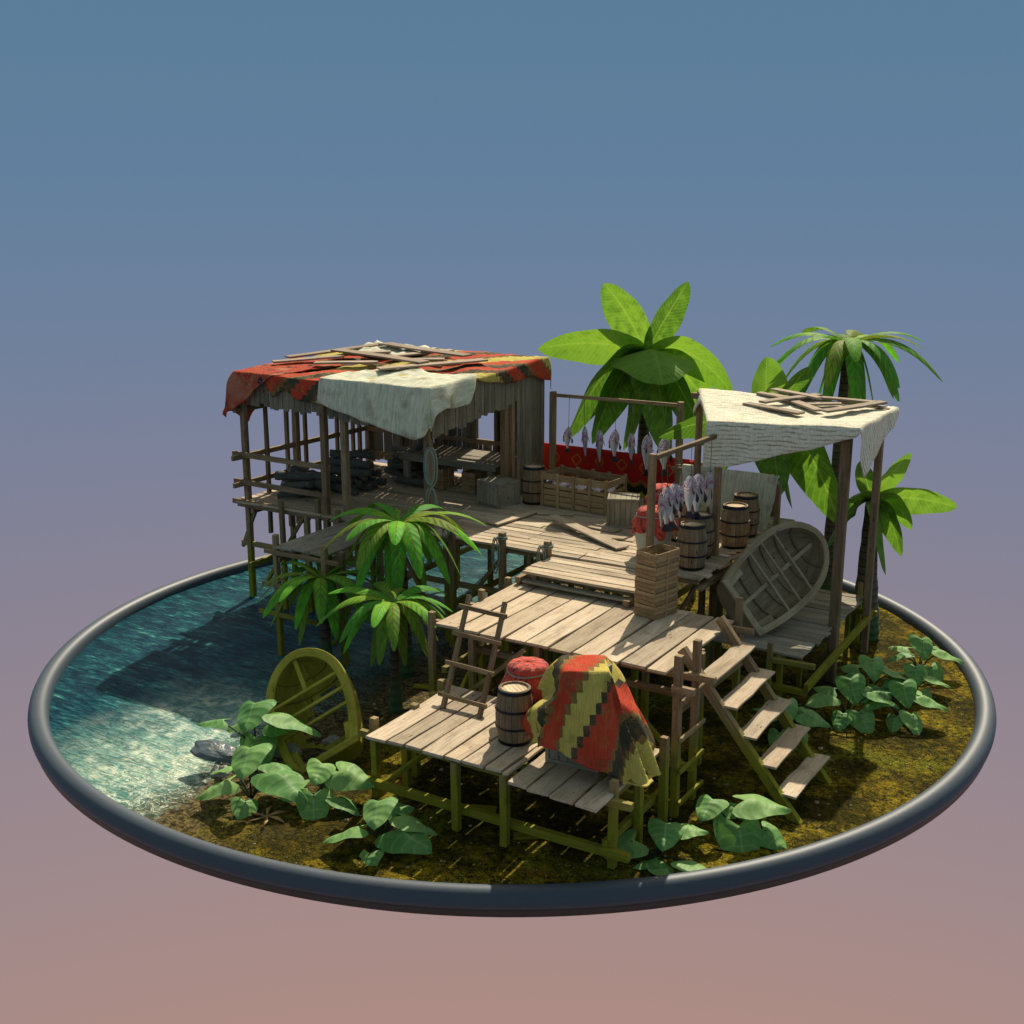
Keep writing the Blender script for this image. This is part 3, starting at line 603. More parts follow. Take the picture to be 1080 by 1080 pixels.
def loose(p0, p1, w, label, group, mat='driftboard', t=.03, taper=1.):
    p0 = Vector(p0); p1 = Vector(p1); c = (p0+p1)/2
    mb = MB(); mb.board(p0-c, p1-c, w, t, n=5, wob=.005, rag=.02, taper=taper)
    o = mb.build('loose_board', mat, loc=c, bevel=.004); return tag(o, label, 'board', group)
g = 'loose boards weighing down the hut roof cloths'
for p0, p1, w, lb in [((-5.21, 1.11, 0), (-4.49, 2.83, .02), .13, 'second board from the left on the hut roof, reaching to the white sheet'),
    ((-5.09, .66, 0), (-4.37, 1.58, 0), .13, 'leftmost board on the hut roof, on the red cloth'),
    ((-4.35, .84, 0), (-3.45, 1.38, 0), .13, 'board on the hut roof just left of the linen sheet top'),
    ((-4.68, 1.81, .06), (-2.52, 1.41, .05), .16, 'long board crossing the middle of the hut roof, on top of others'),
    ((-2.91, .68, .03), (-1.93, 2.3, 0), .15, 'long board slanting to the right on the hut roof, over yellow patches'),
    ((-4.37, 2.77, .05), (-2.25, 2.26, .05), .16, 'long board on the back right of the hut roof'),
    ((-4.22, 1.96, .02), (-3.83, 2.23, .02), .14, 'short stub of board amid the hut roof pile'),
    ((-3.17, 1.7, .0), (-2.58, 2.06, .0), .13, 'short board end poking out right of the crossing hut roof boards'),
    ((-3.62, 1.9, .0), (-3.0, 2.9, .0), .12, 'board half under the back right board of the hut roof')]:
    y0, y1 = p0[1], p1[1]
    loose((p0[0], y0, zr(y0)+.13+p0[2]), (p1[0], y1, zr(y1)+.13+p1[2]), w*1.6, lb, g)

# ------------------------------------------------------------------ canopy
ca = empty('canopy', (3.6, 1.9, 0), 'four-post timber frame holding up the pale canopy by the boat', 'canopy')
def cpost(x, y, z0, z1, w=.115, lean=(0, 0)): return post(ca, x, y, z0, z1, w, lean, 'frame')
cpost(2.75, 1.05, -.1, 3.52, .11); cpost(4.42, 1.43, -.05, 3.60, .145); cpost(4.50, 2.80, -.05, 3.62, .12); cpost(1.72, 2.75, DZ-.03, 3.72, .10)
cpost(2.62, .95, -.1, 2.28, .10)
def cb_(p0, p1, w=.09, t=.09): return one_board('beam', 'frame', ca, p0, p1, w, t, n=4)
cb_((2.65, 1.02, 3.56), (4.52, 1.44, 3.62)); cb_((4.42, 1.35, 3.60), (4.52, 2.95, 3.66)); cb_((1.60, 2.73, 3.70), (4.6, 2.82, 3.70)); cb_((2.78, .95, 3.58), (1.70, 2.80, 3.74))
cq = ((2.62, .92, 3.66), (4.60, 1.34, 3.69), (4.66, 3.02, 3.74), (1.66, 2.86, 3.79)); CW, CD = 2.0, 1.75
o = drape(cq, CW, CD, lerp_list([(0, -.22), (.4, -.04), (.75, -.08), (1, -.42)]), lerp_list([(0, CW+.70), (.3, CW+.55), (.7, CW+.28), (1, CW+.12)]), lerp_list([(0, -.62), (.15, -.66), (.5, -.38), (.74, -.16), (.80, -.02), (1, -.03)]), lerp_list([(0, CD-.02), (.45, CD+.15), (.7, CD+.42), (1, CD+.05)]), 64, 52, lump=.035, flare=.05, slope=.10, pleat=.022, pk=8, seed=21, sag=.03).build('canopy_cloth', 'sail', solid=.012)
tag(o, 'pale ribbed sailcloth stretched over the canopy frame beside the boat', 'cloth')
g = 'loose boards weighing down the canopy cloth'
for p0, p1, w, dz, lb in [((2.72, 2.1), (3.66, 1.75), .12, 0, 'front left board on the canopy cloth, along its near edge'),
    ((2.95, 2.1), (3.50, 3.0), .11, .035, 'board slanting from the front left across the canopy cloth'),
    ((2.79, 2.95), (3.82, 2.05), .11, .0, 'board crossing the others in the middle of the canopy cloth'),
    ((2.75, 3.1), (3.60, 2.72), .10, .04, 'short inner board at the back of the canopy cloth pile'),
    ((3.05, 2.95), (4.50, 2.95), .11, .0, 'long back board on the canopy cloth reaching its far corner'),
    ((3.95, 1.86), (4.50, 2.85), .12, .035, 'right board on the canopy cloth, slanting to the far corner'),
    ((2.6, 2.9), (3.1, 2.75), .10, .0, 'small board at the far left of the canopy cloth pile'),
    ((3.4, 2.35), (3.95, 2.62), .10, .0, 'short board in the hollow of the canopy cloth pile')]:
    def cz(x, y): 
        b = (y-1.2)/1.7; return 3.68+.07*b
    loose((p0[0], p0[1], cz(*p0)+.045+dz), (p1[0], p1[1], cz(*p1)+.045+dz), w*1.4, lb, g)

# ------------------------------------------------------------------ fish racks and fish
r1 = empty('fish_rack', (0, 3.3, DZ), 'long fish drying rack at the back of the deck, in front of the banana tree', 'drying rack')
def rk(root, nm, p0, p1, w): return one_board(nm, 'frame', root, p0, p1, w, w, up=(1, 0, 0) if abs(p0[0]-p1[0]) < .1 and abs(p0[1]-p1[1]) < .1 else (0, 0, 1), n=3)
rk(r1, 'post', (-1.20, 3.3, DZ-.02), (-1.20, 3.3, 3.46), .095); rk(r1, 'post', (1.16, 3.3, DZ-.02), (1.16, 3.3, 3.48), .095); rk(r1, 'beam', (-1.15, 3.3, 3.40), (1.12, 3.3, 3.42), .055)
r2 = empty('fish_rack', (2.6, .2, DZ), 'short fish drying rack over the jars, tied to the canopy post', 'drying rack')
rk(r2, 'post', (2.50, -.60, 1.68), (2.50, -.60, 3.46), .085); rk(r2, 'beam', (2.52, -.56, 3.41), (2.74, 1.0, 3.47), .06)

def fish_meshes():
    mb = MB(); prof = [(0, .004, .004), (.03, .022, .016), (.10, .050, .032), (.20, .072, .042), (.33, .080, .044), (.48, .070, .036), (.62, .046, .024), (.74, .026, .013), (.82, .019, .009), (.86, .026, .006), (.93, .05, .004), (1.0, .058, .002)]
    rows = []; uvs = []; n = 14
    for u, h, w in prof:
        bend = .02*math.sin(u*3)
        rows.append([(math.cos(a)*w, math.sin(a)*h+bend, -u*.5) for a in [2*math.pi*k/n for k in range(n)]])
        uvs.append([(u, abs(math.sin(math.pi*k/n/1.)*0+(.5-.5*math.sin(2*math.pi*k/n)))) for k in range(n+1)])
    mb.grid(rows, uvs, (.5, .5), True, closeu=True)
    fin = MB()
    fin.grid([[(0, .075, -.12), (0, .078, -.30)], [(0, .105, -.19), (0, .098, -.30)]], None, (.5, .5)); fin.grid([[(0, -.06, -.20), (0, -.055, -.30)], [(0, -.095, -.27), (0, -.08, -.33)]], None, (.5, .5))
    fin.grid([[(.04, 0, -.14), (.04, -.02, -.17)], [(.062, -.02, -.22), (.056, -.035, -.21)]], None, (.5, .5)); fin.grid([[(-.04, 0, -.14), (-.04, -.02, -.17)], [(-.062, -.02, -.22), (-.056, -.035, -.21)]], None, (.5, .5))
    return mb, fin
fb, ff = fish_meshes(); proto = None
ord_ = ['first', 'second', 'third', 'fourth', 'fifth', 'sixth', 'seventh']
def hang_fish(i, x, y, ztop, zhead, size, rz, label, group):
    global proto
    if proto is None:
        root = empty('fish', (0, 0, 0), 'x', 'fish'); b = fb.build('body', 'fish', root); f_ = ff.build('fin', 'fin', root, solid=.003)
        s_ = MB(); s_.tube([(0, 0, -.02), (.004, .002, .25), (0, 0, 1.)], .004, 5); s_.build('string', 'string', root)
        proto = root; o = root
    else: o = copy_tree(proto)
    size *= 1.12; o.location = (x, y, zhead); o.rotation_euler = (R.uniform(-.04, .04), R.uniform(-.04, .04), rz); o.scale = (size,)*3; o['label'] = label; o['group'] = group
    for ch in o.children:
        if ch.name.startswith('string'): ch.scale = (1/size, 1/size, (ztop-zhead)/size)
    return o
zs = [(-.89, 2.88, .8), (-.58, 2.91, 1.08), (-.29, 2.90, 1.22), (0, 2.92, .98), (.31, 2.90, 1.0), (.61, 2.91, 1.3), (.91, 2.90, 1.18)]
rzs = [1.9, .6, .75, 1.85, 1.0, 1.25, 2.0]
for i, (x, zh, sz) in enumerate(zs): hang_fish(i, x, 3.3, 3.41, zh, sz, rzs[i], f'{ord_[i]} fish from the left on the long back rack', 'fish hung on the long back rack')
zs = [(-.42, 2.93, .95, .5), (-.28, 3.02, 1.12, 2.1), (-.10, 3.03, 1.15, 2.2), (.05, 2.98, 1.0, .7), (.30, 3.07, 1.1, 2.15), (.52, 3.06, 1.2, 2.1), (.80, 3.04, 1.1, .8)]
for i, (y, zh, sz, rz) in enumerate(zs): hang_fish(i, 2.55+(y+.5)*.14, y, 3.43, zh-.03, sz, rz, f'{ord_[i]} fish from the near post on the short rack over the jars', 'fish hung on the short rack')

# ------------------------------------------------------------------ barrels, jars
def make_barrel():
    root = empty('barrel', (0, 0, 0), 'x', 'barrel', 'wooden barrels with black hoops'); mb = MB(); H = .64
    def rr(z): return .168+.045*math.sin(math.pi*min(1, max(0, z/H)))
    prof = [(rr(z)-.002, z) for z in [H*k/12 for k in range(13)]]
    n = 18
    for k in range(n):
        a0 = 2*math.pi*k/n+.012; a1 = 2*math.pi*(k+1)/n-.012; tn = (R.random(), R.random()); off = R.random()*9; rows = []; uvs = []
        for (r, z) in prof:
            rows.append([(r*math.cos(a), r*math.sin(a), z) for a in (a0, (a0+a1)/2, a1)]); uvs.append([(off+z, off+.03*q) for q in range(3)])
        rows.append([((r-.02)*math.cos(a), (r-.02)*math.sin(a), H) for a in (a0, (a0+a1)/2, a1)]); uvs.append([(off, off)]*3)
        rows.append([((r-.02)*math.cos(a), (r-.02)*math.sin(a), H-.03) for a in (a0, (a0+a1)/2, a1)]); uvs.append([(off, off)]*3)
        mb.grid(rows, uvs, tn, True, flip=True)
    mb.lathe([(rr(z)-.012, z) for z in [H*k/12 for k in range(13)]], 24, tone=(0, 0))
    mb.build('staves', 'barrel', root)
    for z, w in ((.015, .035), (.20, .022), (.40, .022), (H-.045, .04)):
        h = MB(); h.lathe([(rr(z)-.004, z), (rr(z)+.008, z), (rr(z+w)+.008, z+w), (rr(z+w)-.004, z+w)], 40, tone=(.5, .5), smooth=False); h.build('hoop', 'iron', root)
    l = MB(); x = -.15
    while x < .149:
        w = .05; c = x+w/2; hl = math.sqrt(max(.001, .15**2-min(abs(c), .149)**2)); l.board((c, -hl, H-.03), (c, hl, H-.03), w-.004, .018); x += w
    l.build('lid', 'lid', root)
    return root
bar = make_barrel(); first = True
for x, y, z, rz, lb in [(2.71, .30, DZ, 0, 'barrel in front on the deck edge, beside the red covered jar, below the hanging fish'),
    (2.58, .86, DZ, 1, 'barrel behind the fish, between the front barrel and the canopy post'),
    (2.82, 1.60, DZ, 2, 'nearer of the two barrels side by side against the pale hanging cloth'),
    (2.72, 2.28, DZ, .4, 'farther barrel by the pale hanging cloth, its top just above the next one'),
    (2.0, 1.55, DZ, 3, 'barrel mostly hidden behind the fish and the middle barrel'),
    (-1.02, 2.36, DZ, 1.4, 'lone barrel against the hut wall, between closed crate and slatted bin'),
    (2.62, -4.22, LZ, .9, 'barrel on the low front platform, beside the patchwork blanket')]:
    b = bar if first else copy_tree(bar); first = False
    b.location = (x, y, z); b.rotation_euler = (0, 0, rz); b['label'] = lb
def make_jar():
    root = empty('covered_jar', (0, 0, 0), 'x', 'jar', 'clay jars with red cloth covers'); H = .60
    mb = MB(); mb.lathe([(.0, .0), (.17, .0), (.19, .03), (.225, .2), (.24, .32), (.222, .44), (.19, .52), (.185, .56), (.20, .585), (.20, .60)], 36, tone=(.5, .5)); mb.build('pot', 'clay', root)
    c = MB(); rows = []; uvs = []; n = 48
    prof = [(.01, .618), (.10, .622), (.18, .612), (.212, .585), (.208, .545), (.203, .525), (.225, .50), (.246, .46), (.262, .42), (.275, .375)]
    for i, (r, z) in enumerate(prof):
        k_ = max(0, i-5)/4; row = []
        for k in range(n):
            a = 2*math.pi*k/n; rr = r+k_*(.022*math.sin(11*a)+.01*math.sin(5*a+1)); zz = z-k_*(.05*abs(math.sin(2*a+.6))**3*1.6-.03*math.sin(7*a))
            if i in (4, 5): rr += .004*math.sin(22*a)
            row.append((rr*math.cos(a), rr*math.sin(a), zz+.004*math.sin(9*a+i)))
        rows.append(row); uvs.append([(0, 0)]*(n+1))
    c.grid(rows, uvs, (.5, .5), True, closeu=True, flip=True); c.build('cloth_cover', 'jarcloth', root, solid=.006)
    t_ = MB(); pts = [(.214*math.cos(a), .214*math.sin(a), .537+.006*math.sin(3*a)) for a in [2*math.pi*k/36 for k in range(37)]]; t_.tube(pts, .011, 6, cap=False); t_.build('cord', 'cord', root)
    return root
jar = make_jar(); first = True
for x, y, z, s_, rz, lb in [(1.99, .60, DZ, 1.12, .3, 'red covered jar on the main deck behind the near rack post'), (1.55, 1.95, DZ, 1.12, 2, 'red covered jar farther back, half hidden behind hanging fish'), (2.43, -3.62, LZ, 1.10, 1.1, 'red covered jar on the low platform behind the barrel')]:
    b = jar if first else copy_tree(jar); first = False
    b.location = (x, y, z); b.rotation_euler = (0, 0, rz); b.scale = (s_,)*3; b['label'] = lb

# ------------------------------------------------------------------ crates
def closed_crate(w, d, h, label, mat='boxgrey'):
    root = empty('closed_crate', (0, 0, 0), label, 'crate'); pn = MB(); fr = MB()
    def panel(p0, p1, ax, n):
        for k in range(n):
            pass
    n = 5; e = .025
    for k in range(n):
        x = -w/2+e+(w-2*e)*(k+.5)/n; ww_ = (w-2*e)/n-.004
        for y in (-d/2+.012, d/2-.012): pn.board((x, y, .02), (x, y, h-.02), ww_, .016, up=(0, 1, 0))
        pn.board((x, -d/2+.02, h-.012), (x, d/2-.02, h-.012), ww_, .016)
        y = -d/2+e+(d-2*e)*(k+.5)/n; wy = (d-2*e)/n-.004
        for x2 in (-w/2+.012, w/2-.012): pn.board((x2, y, .02), (x2, y, h-.02), wy, .016, up=(1, 0, 0))
    pn.board((0, -d/2+.03, .02), (0, d/2-.03, .02), w-.06, .02)
    for sx in (-1, 1):
        for sy in (-1, 1): fr.board((sx*(w/2-.012), sy*(d/2-.012), 0), (sx*(w/2-.012), sy*(d/2-.012), h), .045, .045, up=(1, 0, 0))
    for z in (.022, h-.018):
        for sy in (-1, 1): fr.board((-w/2+.03, sy*(d/2-.006), z), (w/2-.03, sy*(d/2-.006), z), .032, .042)
        for sx in (-1, 1): fr.board((sx*(w/2-.006), -d/2+.03, z), (sx*(w/2-.006), d/2-.03, z), .032, .042)
    pn.build('panels', mat, root, bevel=.002); fr.build('edge_frame', mat, root, bevel=.004); return root
c1 = closed_crate(.50, .48, .41, 'closed grey plank crate standing in front of the table and hut barrel'); c1.location = (-1.50, 2.02, DZ); c1.rotation_euler = (0, 0, rad(-14))
c2 = closed_crate(.47, .42, .46, 'closed grey plank crate at the end of the slatted bin'); c2.location = (.88, 1.88, DZ); c2.rotation_euler = (0, 0, rad(24))
c3 = closed_crate(.60, .58, .55, 'grey crate on the low platform peeking out under the patchwork blanket'); c3.location = (3.42, -4.12, LZ-.02); c3.rotation_euler = (0, 0, rad(4))
c4 = closed_crate(.40, .40, .46, 'small crate hidden under the blanket top, on the bigger crate'); c4.location = (3.42, -4.10, LZ+.535)
def slat_crate(w, d, h, label, rows=3, group=None):
    root = empty('slatted_crate', (0, 0, 0), label, 'crate', group); s_ = MB(); f_ = MB()
    for k in range(rows):
        z = h*(k+.5)/rows; hh = h/rows-.004
        for sy in (-1, 1): s_.board((-w/2, sy*(d/2-.006), z), (w/2, sy*(d/2-.006), z), .012, hh)
        for sx in (-1, 1): s_.board((sx*(w/2-.006), -d/2+.015, z), (sx*(w/2-.006), d/2-.015, z), .012, hh)
    s_.board((-w/2+.015, 0, .01), (w/2-.015, 0, .01), d-.03, .014)
    for sx in (-1, 1):
        for sy in (-1, 1): f_.board((sx*(w/2-.022), sy*(d/2-.022), .003), (sx*(w/2-.022), sy*(d/2-.022), h+.006), .026, .026, up=(1, 0, 0))
        for yy in (0,): f_.board((sx*(w/2+.004), yy, .003), (sx*(w/2+.004), yy, h-.003), .03, .012, up=(1, 0, 0))
    s_.build('slats', 'crate', root, bevel=.002); f_.build('corner_battens', 'crate', root, bevel=.002); return root
sc = slat_crate(.33, .47, .166, 'x', 3, 'slatted crates stacked in a tower'); first = True
for k, lb in enumerate(['bottom crate of the five-crate tower on the middle platform', 'second crate from the bottom of the crate tower', 'middle crate of the five-crate tower', 'second crate from the top of the crate tower', 'open top crate of the five-crate tower on the middle platform']):
    b = sc if first else copy_tree(sc); first = False; b['label'] = lb
    b.location = (2.84+R.uniform(-.008, .008), -1.10+R.uniform(-.008, .008), MZ+.004+k*.172); b.rotation_euler = (0, 0, rad(-14+R.uniform(-1, 1)))
sc2 = slat_crate(.30, .30, .36, 'x', 5, 'slatted crates under the hut table')
for k, (x, y, lb) in enumerate([(-2.32, 2.52, 'slatted crate under the hut table, beside its right leg'), (-2.98, 2.52, 'slatted crate under the hut table, just behind the rope post')]):
    b = sc2 if k == 0 else copy_tree(sc2); b.location = (x, y, DZ+.003); b.rotation_euler = (0, 0, rad(-8)); b['label'] = lb
# long bin
bn = empty('slatted_bin', (-.19, 2.55, DZ), 'long open slatted bin full of fish, standing under the back rack', 'bin', rz=rad(-3.5)); s_ = MB(); f_ = MB(); w, d, h = 1.26, .58, .56
for z, hh in ((.06, .085), (.155, .085), (.25, .085), (.345, .06), (.50, .11)):
    for sy in (-1, 1): s_.board((-w/2, sy*d/2, z), (w/2, sy*d/2, z), .018, hh, n=4, wob=.002)
    for sx in (-1, 1): s_.board((sx*w/2, -d/2+.02, z), (sx*w/2, d/2-.02, z), .018, hh)
s_.board((-w/2+.02, 0, .02), (w/2-.02, 0, .02), d-.03, .02)
for k in range(5):
    x = -w/2+.02+(w-.04)*k/4
    for sy in (-1, 1): f_.board((x, sy*(d/2+.018), 0), (x, sy*(d/2+.018), h+.02), .06, .02, up=(0, 1, 0))
s_.build('slats', 'crate', bn, bevel=.003); f_.build('battens', 'crate', bn, bevel=.003)
for k in range(12):
    f2 = copy_tree(proto); f2.location = (-.19-.52+.095*k, 2.50+R.uniform(-.13, .1), DZ+.30+R.uniform(0, .06)); f2.rotation_euler = (rad(90)+R.uniform(-.2, .2), rad(R.choice((70, 110, 90, -80))), R.uniform(-.6, .6)); f2.scale = (1.1,)*3
    f2['label'] = 'silvery fish heaped inside the long slatted bin'; f2['group'] = 'fish heaped in the slatted bin'
    for ch in list(f2.children):
        if ch.name.startswith('string'): bpy.data.objects.remove(ch)

# table
tb = empty('work_table', (-2.75, 2.82, DZ), 'long rough table at the back of the hut, speckled with sunlight', 'table')
mb = MB(); y = 2.28
while y < 3.3:
    mb.board((-3.78+2.75, y+.1-2.82, .565), (-1.70+2.75, y+.1-2.82, .565), .196, .045, n=5, wob=.006, rag=.02); y += .205
mb.build('table_top', 'greyplank', tb, bevel=.006); mb = MB(); mb.board((-3.74+2.75, 2.31-2.82, .50), (-1.74+2.75, 2.31-2.82, .50), .03, .09); mb.build('apron', 'greyplank', tb, bevel=.004)
for x in (-3.62, -1.86):
    for y in (2.36, 3.22): one_board('leg', 'greyplank', tb, (x, y, DZ), (x, y, DZ+.54), .10, .10, up=(1, 0, 0))

# logs
lg = MB(); rows = []; uvs = []; n = 12
for i in range(15):
    x = -.45+.9*i/14; r0 = .078*(1+.12*math.sin(i*.9)); rows.append([(x, (r0+.036*noise.noise(Vector((x*9, 2*math.cos(a), 2*math.sin(a)))))*math.cos(a), (r0+.036*noise.noise(Vector((x*9, 2*math.cos(a)+9, 2*math.sin(a)))))*math.sin(a)+.02*math.sin(x*7)) for a in [2*math.pi*k/n for k in range(n)]]); uvs.append([(x, k*.05) for k in range(n+1)])
lg.grid(rows, uvs, (.5, .5), True, closeu=True); lg.v += [rows[0][k] for k in range(n)]+[rows[-1][k] for k in range(n)]; b0 = len(lg.v)-2*n
e_ = MB(); e_.v = list(rows[0]); e_.face(list(range(n)), [(0, 0)]*n, (.5, .5)); e2_ = MB(); e2_.v = list(rows[-1]); e2_.face(list(range(n))[::-1], [(0, 0)]*n, (.5, .5))
lg.v = lg.v[:b0]
lroot = empty('log', (0, 0, 0), 'x', 'log', 'dark logs piled inside the hut'); lg.build('bark', 'log', lroot); e_.build('cut_end', 'logend', lroot); e2_.build('cut_end', 'logend', lroot)
first = True
def add_log(x, y, z, rz, lb, ry=0, s_=1):
    global first
    b = lroot if first else copy_tree(lroot); first = False; b.location = (x, y, z); b.rotation_euler = (R.uniform(0, 6), ry, rz); b.scale = (s_, s_, s_); b['label'] = lb
ROWN = ['bottom', 'second', 'third', 'fourth', 'top']
for (cx, cy, cnt, rz, lb) in [(-4.25, 1.55, 5, .1, 'dark log in the tall pile behind the middle hut posts'), (-4.62, .66, 3, .35, 'dark log in the low pile at the outer hut corner'), (-3.95, 2.85, 4, -.1, 'dark log in the far pile against the back wall')]:
    for lv in range(cnt):
        for k in range(cnt-lv):
            add_log(cx+R.uniform(-.06, .06), cy+(k-(cnt-lv-1)/2)*.165, DZ+.09+lv*.135, rz+R.uniform(-.42, .42), f'{lb}, {ROWN[lv]} row', R.uniform(-.16, .16), R.uniform(.6, 1.0))
add_log(-4.62, 1.05, DZ+.30, .9, 'dark log leaning askew from the low pile to the tall one', .3)
add_log(-3.55, 2.6, DZ+.62, .4, 'dark log tipped up on top of the far pile', -.9, .7)
add_log(-3.45, 2.25, DZ+.10, .05, 'single log on the hut floor in the patch of sunlight', 0, .75)

# ------------------------------------------------------------------ ropes
def coil(loc, wd, ht, n, r, name, label, group=None, rz=0.):
    mb = MB()
    for k in range(n):
        ox = R.uniform(-.03, .03); a_ = wd*R.uniform(.7, 1.05); b_ = ht*R.uniform(.9, 1.03); pts = []
        for q in range(29):
            a = 2*math.pi*q/28; pts.append((a_*math.cos(a)+ox, .012*k+.015*math.sin(2*a+k), b_*math.sin(a)))
        mb.tube(pts, r, 6, cap=False)
    o = mb.build(name, 'rope', loc=loc); o.rotation_euler = (0, 0, rz); return tag(o, label, 'rope', group)
coil((HX1+.13, HY0-.13, 2.73), .08, .29, 6, .010, 'rope_coil', 'upper of the two rope coils hung on the front hut post', rz=AZ)
coil((HX1+.13, HY0-.13, 2.13), .08, .28, 6, .010, 'rope_coil', 'lower of the two rope coils hung on the front hut post', rz=AZ)
def bollard_rope(x, y, z, label, ln):
    mb = MB(); pts = [(.075*math.cos(a), .075*math.sin(a), .008*math.sin(3*a)) for a in [2*math.pi*k/16 for k in range(17)]]; mb.tube(pts, .012, 6, cap=False)
    pts = [(.07*math.cos(a)+.0, .07*math.sin(a), -.03) for a in [2*math.pi*k/16 for k in range(17)]]; mb.tube(pts, .012, 6, cap=False)
    for ln_, dx in ((ln, -.06), (ln*.8, -.03)):
        pts = []
        for k in range(25):
            a = 2*math.pi*k/24; pts.append((dx-.02+.065*math.sin(a), -.075-.02*math.sin(a), -.01-ln_/2*(1-math.cos(a))))
        mb.tube(pts, .010, 6, cap=False)
    tag(mb.build('mooring_rope', 'rope', loc=(x, y, z)), label, 'rope')
bollard_rope(-.08, -.14, 1.87, 'rope looped round the middle deck-edge post, hanging far down', .55)
bollard_rope(.70, -.16, 1.86, 'rope looped round the deck-edge post beside the landing', .34)
bollard_rope(-.98, -.12, 1.87, 'rope looped round the left deck-edge post by the palm leaf tip', .12)

# ------------------------------------------------------------------ hanging cloths on rails
def hung(name, mat, x0, x1, y, z, ln, label, cat, seed, dirv=(1, 0, 0), back=.25, slope=.05):
    dv = Vector(dirv).normalized(); nv_ = dv.cross(UP); L = (x1-x0); mb = MB(); rows = []; uvs = []; o = Vector((x0, y, z))
    nu = 40
    for i in range(nu+1):
        a = i/nu; r = []; ur = []; l1 = ln(a)
        for j in range(27):
            b = j/26; s_ = -back+(l1+back)*b; 
            if s_ < 0: off = -.03-.02; zz = s_
            else: off = .03+slope*s_; zz = -s_
            if abs(s_) < .03: off = .03*s_/.03; zz = .015-abs(s_)*.3
            wv = .030*math.sin(a*L*8+seed+2*noise.noise(Vector((a*3, b, seed))))*min(1, abs(s_)/.3)+.03*noise.noise(Vector((a*4+seed, b*2, 0)))*min(1, abs(s_)/.2)
            r.append(o+dv*(a*L)+nv_*(off+wv)+UP*zz); ur.append((a*L+seed, s_+.3))
        rows.append(r); uvs.append(ur)
    mb.grid(rows, uvs, (.5, .5), True); return tag(mb.build(name, mat, solid=.01), label, cat)
rl = empty('cloth_rail', (-.8, 3.75, DZ-.3), 'low rail behind the deck with the red patterned cloth over it', 'rail')
one_board('beam', 'frame', rl, (-1.75, 3.75, 2.42), (1.4, 3.75, 2.40), .05, .06); one_board('post', 'post', rl, (-1.68, 3.76, -.2), (-1.68, 3.76, 2.44), .08, .08, up=(1, 0, 0)); one_board('post', 'post', rl, (1.3, 3.76, -.2), (1.3, 3.76, 2.44), .08, .08, up=(1, 0, 0))
# cloth pattern of its own: red field with gold diamonds, dark and yellow stepped hem
t = NT('red_figured_cloth'); uv = t.uv(); q = t.xyz(uv)
fx = t.math('ABSOLUTE', t.math('SUBTRACT', t.math('FRACT', t.math('MULTIPLY', q[0], 2.3)), .5)); fy = t.math('ABSOLUTE', t.math('DIVIDE', t.math('SUBTRACT', q[1], .50), .46))
dd = t.math('ADD', t.math('FLOOR', t.math('MULTIPLY', fx, 14)), t.math('FLOOR', t.math('MULTIPLY', fy, 14)))
mot = t.math('MULTIPLY', t.mr(t.math('FRACT', t.math('MULTIPLY', dd, .34)), .5, .51, smooth=False), t.mr(dd, 4.5, 4.4, smooth=False))
c = t.mix(t.math('MULTIPLY', mot, .7), (.42, .022, .016), (.48, .21, .03))
st_ = t.math('ADD', q[1], t.math('MULTIPLY', t.math('FLOOR', t.math('MULTIPLY', t.math('PINGPONG', q[0], .16), 26)), .022))
c2_ = t.ramp(st_, [(0, (1, 1, 1)), (.80, (.25, .11, .02)), (.86, (.03, .028, .012)), (1.12, (.25, .11, .02)), (1.18, (.38, .36, .04))], 'CONSTANT')
c = t.mix(t.mr(st_, .799, .80, smooth=False), c, c2_); M['figured'] = clothfinish(t, c, 260, .1)
hung('hanging_cloth', 'figured', -1.62, 1.25, 3.72, 2.44, lerp_list([(0, .62), (.5, .68), (.62, 1.25), (1, 1.3)]), 'red cloth with gold diamonds and dark hem, hung behind the slatted bin', 'cloth', 3)
rl = empty('cloth_rail', (2.4, 2.9, DZ-.3), 'short rail behind the barrels carrying the pale hanging cloth', 'rail')
one_board('beam', 'frame', rl, (1.2, 2.93, 2.47), (2.96, 2.93, 2.47), .05, .05)
one_board('post', 'post', rl, (2.98, 2.95, 0), (2.98, 2.95, 2.40), .08, .08, up=(1, 0, 0)); one_board('post', 'post', rl, (1.28, 3.0, DZ-.2), (1.28, 3.0, 2.52), .07, .07, up=(1, 0, 0))
hung('hanging_cloth', 'linen', 1.40, 2.98, 2.93, 2.54, lerp_list([(0, .75), (.4, .85), (.85, .92), (.95, .8), (1, .35)]), 'pale greenish linen hung over the rail behind the barrels', 'cloth', 8, back=.3, slope=.22)

# blanket
bc = Vector((3.42, -4.12, 1.935)); bq = [tuple(bc+RT*a+FW*b) for a, b in ((-.22, -.22), (.22, -.22), (.22, .22), (-.22, .22))]
mb = drape(bq, .44, .44, lerp_list([(0, -.52), (.3, -.80), (.6, -.8), (1, -.6)]), lerp_list([(0, 1.48), (.5, 1.50), (1, 1.35)]), lerp_list([(0, -.55), (.16, -.72), (.40, -.93), (.7, -1.06), (1, -.90)]), lerp_list([(0, .8), (1, 1.2)]), 66, 66, lump=.03, flare=.05, slope=.46, pleat=.06, pk=8.0, seed=31, floor=LZ-.01)
tag(mb.build('blanket', 'blanket', solid=.012), 'red and yellow zigzag patchwork blanket thrown over crates on the low platform', 'blanket')

